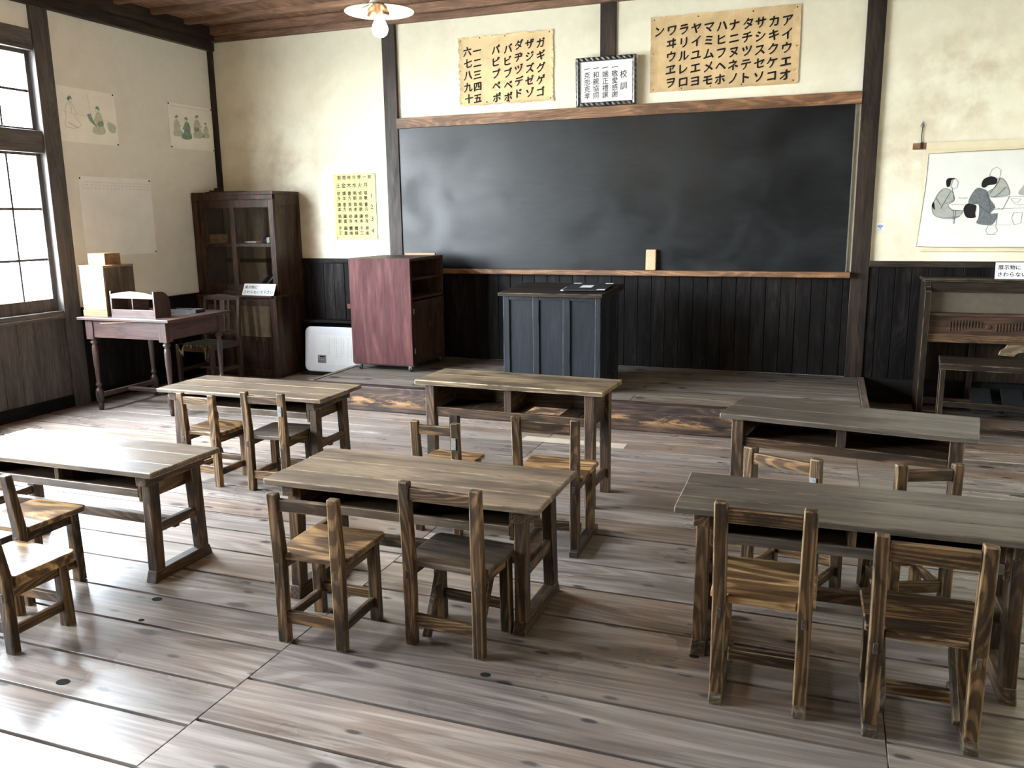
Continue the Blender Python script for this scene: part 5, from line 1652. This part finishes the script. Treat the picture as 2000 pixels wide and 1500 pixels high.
tbl = [([(885, 825), (990, 825), (1010, 838)], fine), ([(895, 875), (985, 878)], fine), ([(905, 878), (912, 985)], fine), ([(925, 878), (920, 985)], fine),
       ([(1190, 772), (1900, 760)], fine), ([(1210, 870), (1900, 845)], fine), ([(1335, 765), (1290, 870)], fine), ([(1215, 855), (1290, 870)], fine)]
arms = [([(880, 690), (895, 740), (905, 790), (830, 820)], fine), ([(870, 720), (800, 860)], fine), ([(760, 770), (800, 830)], fine), ([(840, 935), (960, 925)], fine),
        ([(1250, 612), (1235, 650), (1180, 740)], fine), ([(1300, 690), (1250, 745), (1210, 770)], fine), ([(1165, 760), (1200, 860), (1185, 905)], fine), ([(1105, 835), (1190, 900)], fine)]
heads = [[(880, 625), (905, 612), (925, 640), (922, 685), (895, 695), (868, 680)], [(1165, 590), (1180, 545), (1215, 525), (1250, 550), (1248, 600), (1225, 625)]]
bowls = [[(1345, 785), (1370, 815), (1400, 818), (1425, 790), (1345, 785)], [(1375, 825), (1420, 840), (1458, 828)], [(938, 770), (975, 782), (1010, 770), (938, 770)],
         [(1175, 1045), (1190, 1005), (1240, 1000), (1268, 1045), (1240, 1075), (1195, 1075), (1175, 1045)], [(1180, 1080), (1262, 1080)], [(1380, 900), (1365, 940), (1390, 1000), (1440, 985), (1445, 900), (1380, 900)], [(1255, 900), (1250, 1000), (1370, 1000)]]
st = [(mp(p), wd) for p, wd in tbl + arms] + [(mp(p + p[:1]), 0.0016) for p in heads] + [(mp(p), 0.0016) for p in bowls]
st += [(mp(g_robe + g_robe[:1]), fine), (mp(g_robe2 + g_robe2[:1]), fine), (mp([(672, 402), (668, 640), (650, 900), (630, 1178), (980, 1188), (1900, 1185)]), 0.0024), (mp([(672, 402), (900, 392), (1900, 378)]), 0.0024)]
flat_shapes('ink_lines', [mp(h) for h in hair], st, M_INK, sc, y=YS - 0.0020, t=0.0007)
b = MB()
b.tube([(0.605, -0.006, 1.996), (0.600, -0.008, 2.05), (0.603, -0.006, 2.14)], 0.0028, 6)
b.tube([(0.600, -0.012, 2.140), (0.612, -0.010, 2.120), (0.606, -0.010, 2.105)], 0.0022, 6)
b.tube([(0.600, -0.012, 2.140), (0.590, -0.010, 2.125), (0.592, -0.010, 2.11)], 0.0022, 6)
b.box(0.596, 0.614, -0.026, -0.002, 1.955, 2.000)
b.build('cord', M_BLACK, sc)
b = MB()
b.tube([(0.603, 0.0, 2.145), (0.603, -0.022, 2.149)], 0.0025, 8)
b.build('nail', M_BLACK, sc)

# papers on the left wall
M_TEAL = plain('teal_wash', (0.26, 0.36, 0.29), 0.8, 0.2, nscale=25, namt=0.3)
M_PTEAL = plain('pale_teal_wash', (0.56, 0.60, 0.49), 0.8, 0.2, nscale=25, namt=0.12)
M_LEFTP = plain('left_paper', (0.90, 0.885, 0.83), 0.75, 0.2, nscale=5, namt=0.05)

def wall_sheet(name, label, yc, zc, w, h, mat, pin_pts):
    t = thing(name, label, 'poster', (XL, yc, zc), PI / 2, 'drawings on the window wall')
    paper_mesh(w, h, 10, 8, curl=0.003).build('paper', mat, t)
    pins(t, pin_pts, M_BLACK, r=0.008)
    return t

a = wall_sheet('picture_sheet', 'pale drawing sheet of kneeling kimono figures next to the window post', 5.598, 2.360, 0.615, 0.430, M_LEFTP, [(0.29, 0.205), (0.298, -0.205)])
mp = px_map(-0.3075 - 420 / 1e6, 0.215, 0.615 / 490, 0.430 / 430)
def q(pts, dx=430, dy=700):
    return mp([(x - dx, y - dy - (x - dx) * 0.06) for x, y in pts])

def seated(cx, top, s, flip=1):
    """outlines of a kneeling figure in a kimono: hair, face, robe, sash (x right, y down)"""
    def t(pts):
        return [(cx + flip * x * s, top + y * s) for x, y in pts]
    hair = smooth_poly(t([(-14, 4), (-4, -8), (10, -6), (16, 6), (12, 16), (2, 12), (-4, 26), (-12, 24), (-18, 14)]))
    face = smooth_poly(t([(2, 13), (13, 16), (17, 28), (10, 40), (-2, 36), (-5, 26)]))
    robe = smooth_poly(t([(-8, 38), (6, 42), (18, 60), (30, 92), (44, 112), (40, 122), (26, 122), (34, 150), (54, 176), (60, 205), (30, 222), (-14, 224), (-44, 214), (-50, 184), (-38, 150), (-40, 110), (-30, 66), (-20, 46)]))
    sash = smooth_poly(t([(-38, 118), (-20, 112), (6, 122), (10, 150), (-14, 158), (-38, 150)]))
    fold = t([(-4, 44), (8, 80), (4, 110)])
    return hair, face, robe, sash, fold
f1, f2 = seated(545, 785, 1.08, 1), seated(765, 850, 0.98, -1)
f3 = smooth_poly([(675, 915), (690, 906), (705, 908), (712, 935), (722, 960), (735, 985), (745, 1010), (715, 985), (690, 960)])
each_shape('teal_figure', [q(f1[0]), q(f2[0]), q(f3), q(f2[3])], M_TEAL, a, y=-0.0044)
each_shape('pale_figure', [q(f2[2]), q(smooth_poly([(840, 965), (905, 990), (900, 1050), (850, 1040)]))], M_PTEAL, a, y=-0.0040)
flat_shapes('pale_lines', [], [(q(f1[2] + f1[2][:1]), 0.0032), (q(f1[4]), 0.003), (q(f1[1] + f1[1][:1]), 0.002), (q(f2[1] + f2[1][:1]), 0.002), (q([(520, 985), (590, 1025)]), 0.006)], M_PTEAL, a, y=-0.0042)
flat_shapes('fold_lines', [], [(q([(690, 735), (705, 925)]), 0.002), (q([(432, 890), (870, 960)]), 0.002)], plain('fold_grey', (0.68, 0.65, 0.57), 0.8), a, y=-0.0036)

c_ = wall_sheet('picture_sheet', 'pale drawing sheet of four seated kimono figures near the room corner', 6.838, 2.380, 0.608, 0.410, M_LEFTP, [(-0.29, 0.195), (0.292, 0.195), (-0.29, -0.195), (0.292, -0.195)])
mp = px_map(-0.304, 0.205, 0.608 / 370, 0.410 / 360)
def q2(pts):
    return mp([(x - 1305, y - 805 - (x - 1305) * 0.1) for x, y in pts])
g1, g2, g3, g4 = seated(1372, 912, 0.72, 1), seated(1448, 925, 0.78, -1), seated(1543, 905, 0.82, 1), seated(1612, 962, 0.56, -1)
each_shape('teal_figure', [q2(g1[0]), q2(g2[0]), q2(g2[2]), q2(g3[0]), q2(g3[3]), q2(g4[0])], M_TEAL, c_, y=-0.0044)
each_shape('pale_figure', [q2(g1[2]), q2(g3[2]), q2(g4[2])], M_PTEAL, c_, y=-0.0040)
flat_shapes('pale_lines', [], [(q2(g[1] + g[1][:1]), 0.002) for g in (g1, g2, g3, g4)], M_PTEAL, c_, y=-0.0042)
flat_shapes('border_line', [], [(mp([(20, 22), (350, 22)]), 0.002)], plain('border_grey', (0.42, 0.40, 0.34), 0.8), c_, y=-0.0036)

d_ = wall_sheet('map_sheet', 'large blank-looking faded chart sheet pinned above the writing table', 5.832, 1.545, 0.800, 0.660, plain('faded_chart', (0.86, 0.865, 0.85), 0.75, 0.2, nscale=3, namt=0.07), [(-0.385, 0.315), (0.385, 0.315), (-0.385, -0.315), (0.388, -0.315)])
rnd = random.Random(3)
st = [([(-0.39, 0.285), (0.39, 0.285)], 0.003)]
for x in range(18):
    for z in (0.262, 0.236):
        st.append(([(-0.36 + x * 0.042, z), (-0.36 + x * 0.042 + rnd.uniform(0.008, 0.022), z)], 0.006))
for x in range(6):
    st.append(([(-0.07 + x * 0.03, 0.302), (-0.055 + x * 0.03, 0.302)], 0.010))
flat_shapes('faint_print', [], st, plain('faint_print', (0.66, 0.65, 0.62), 0.8), d_, y=-0.0036)
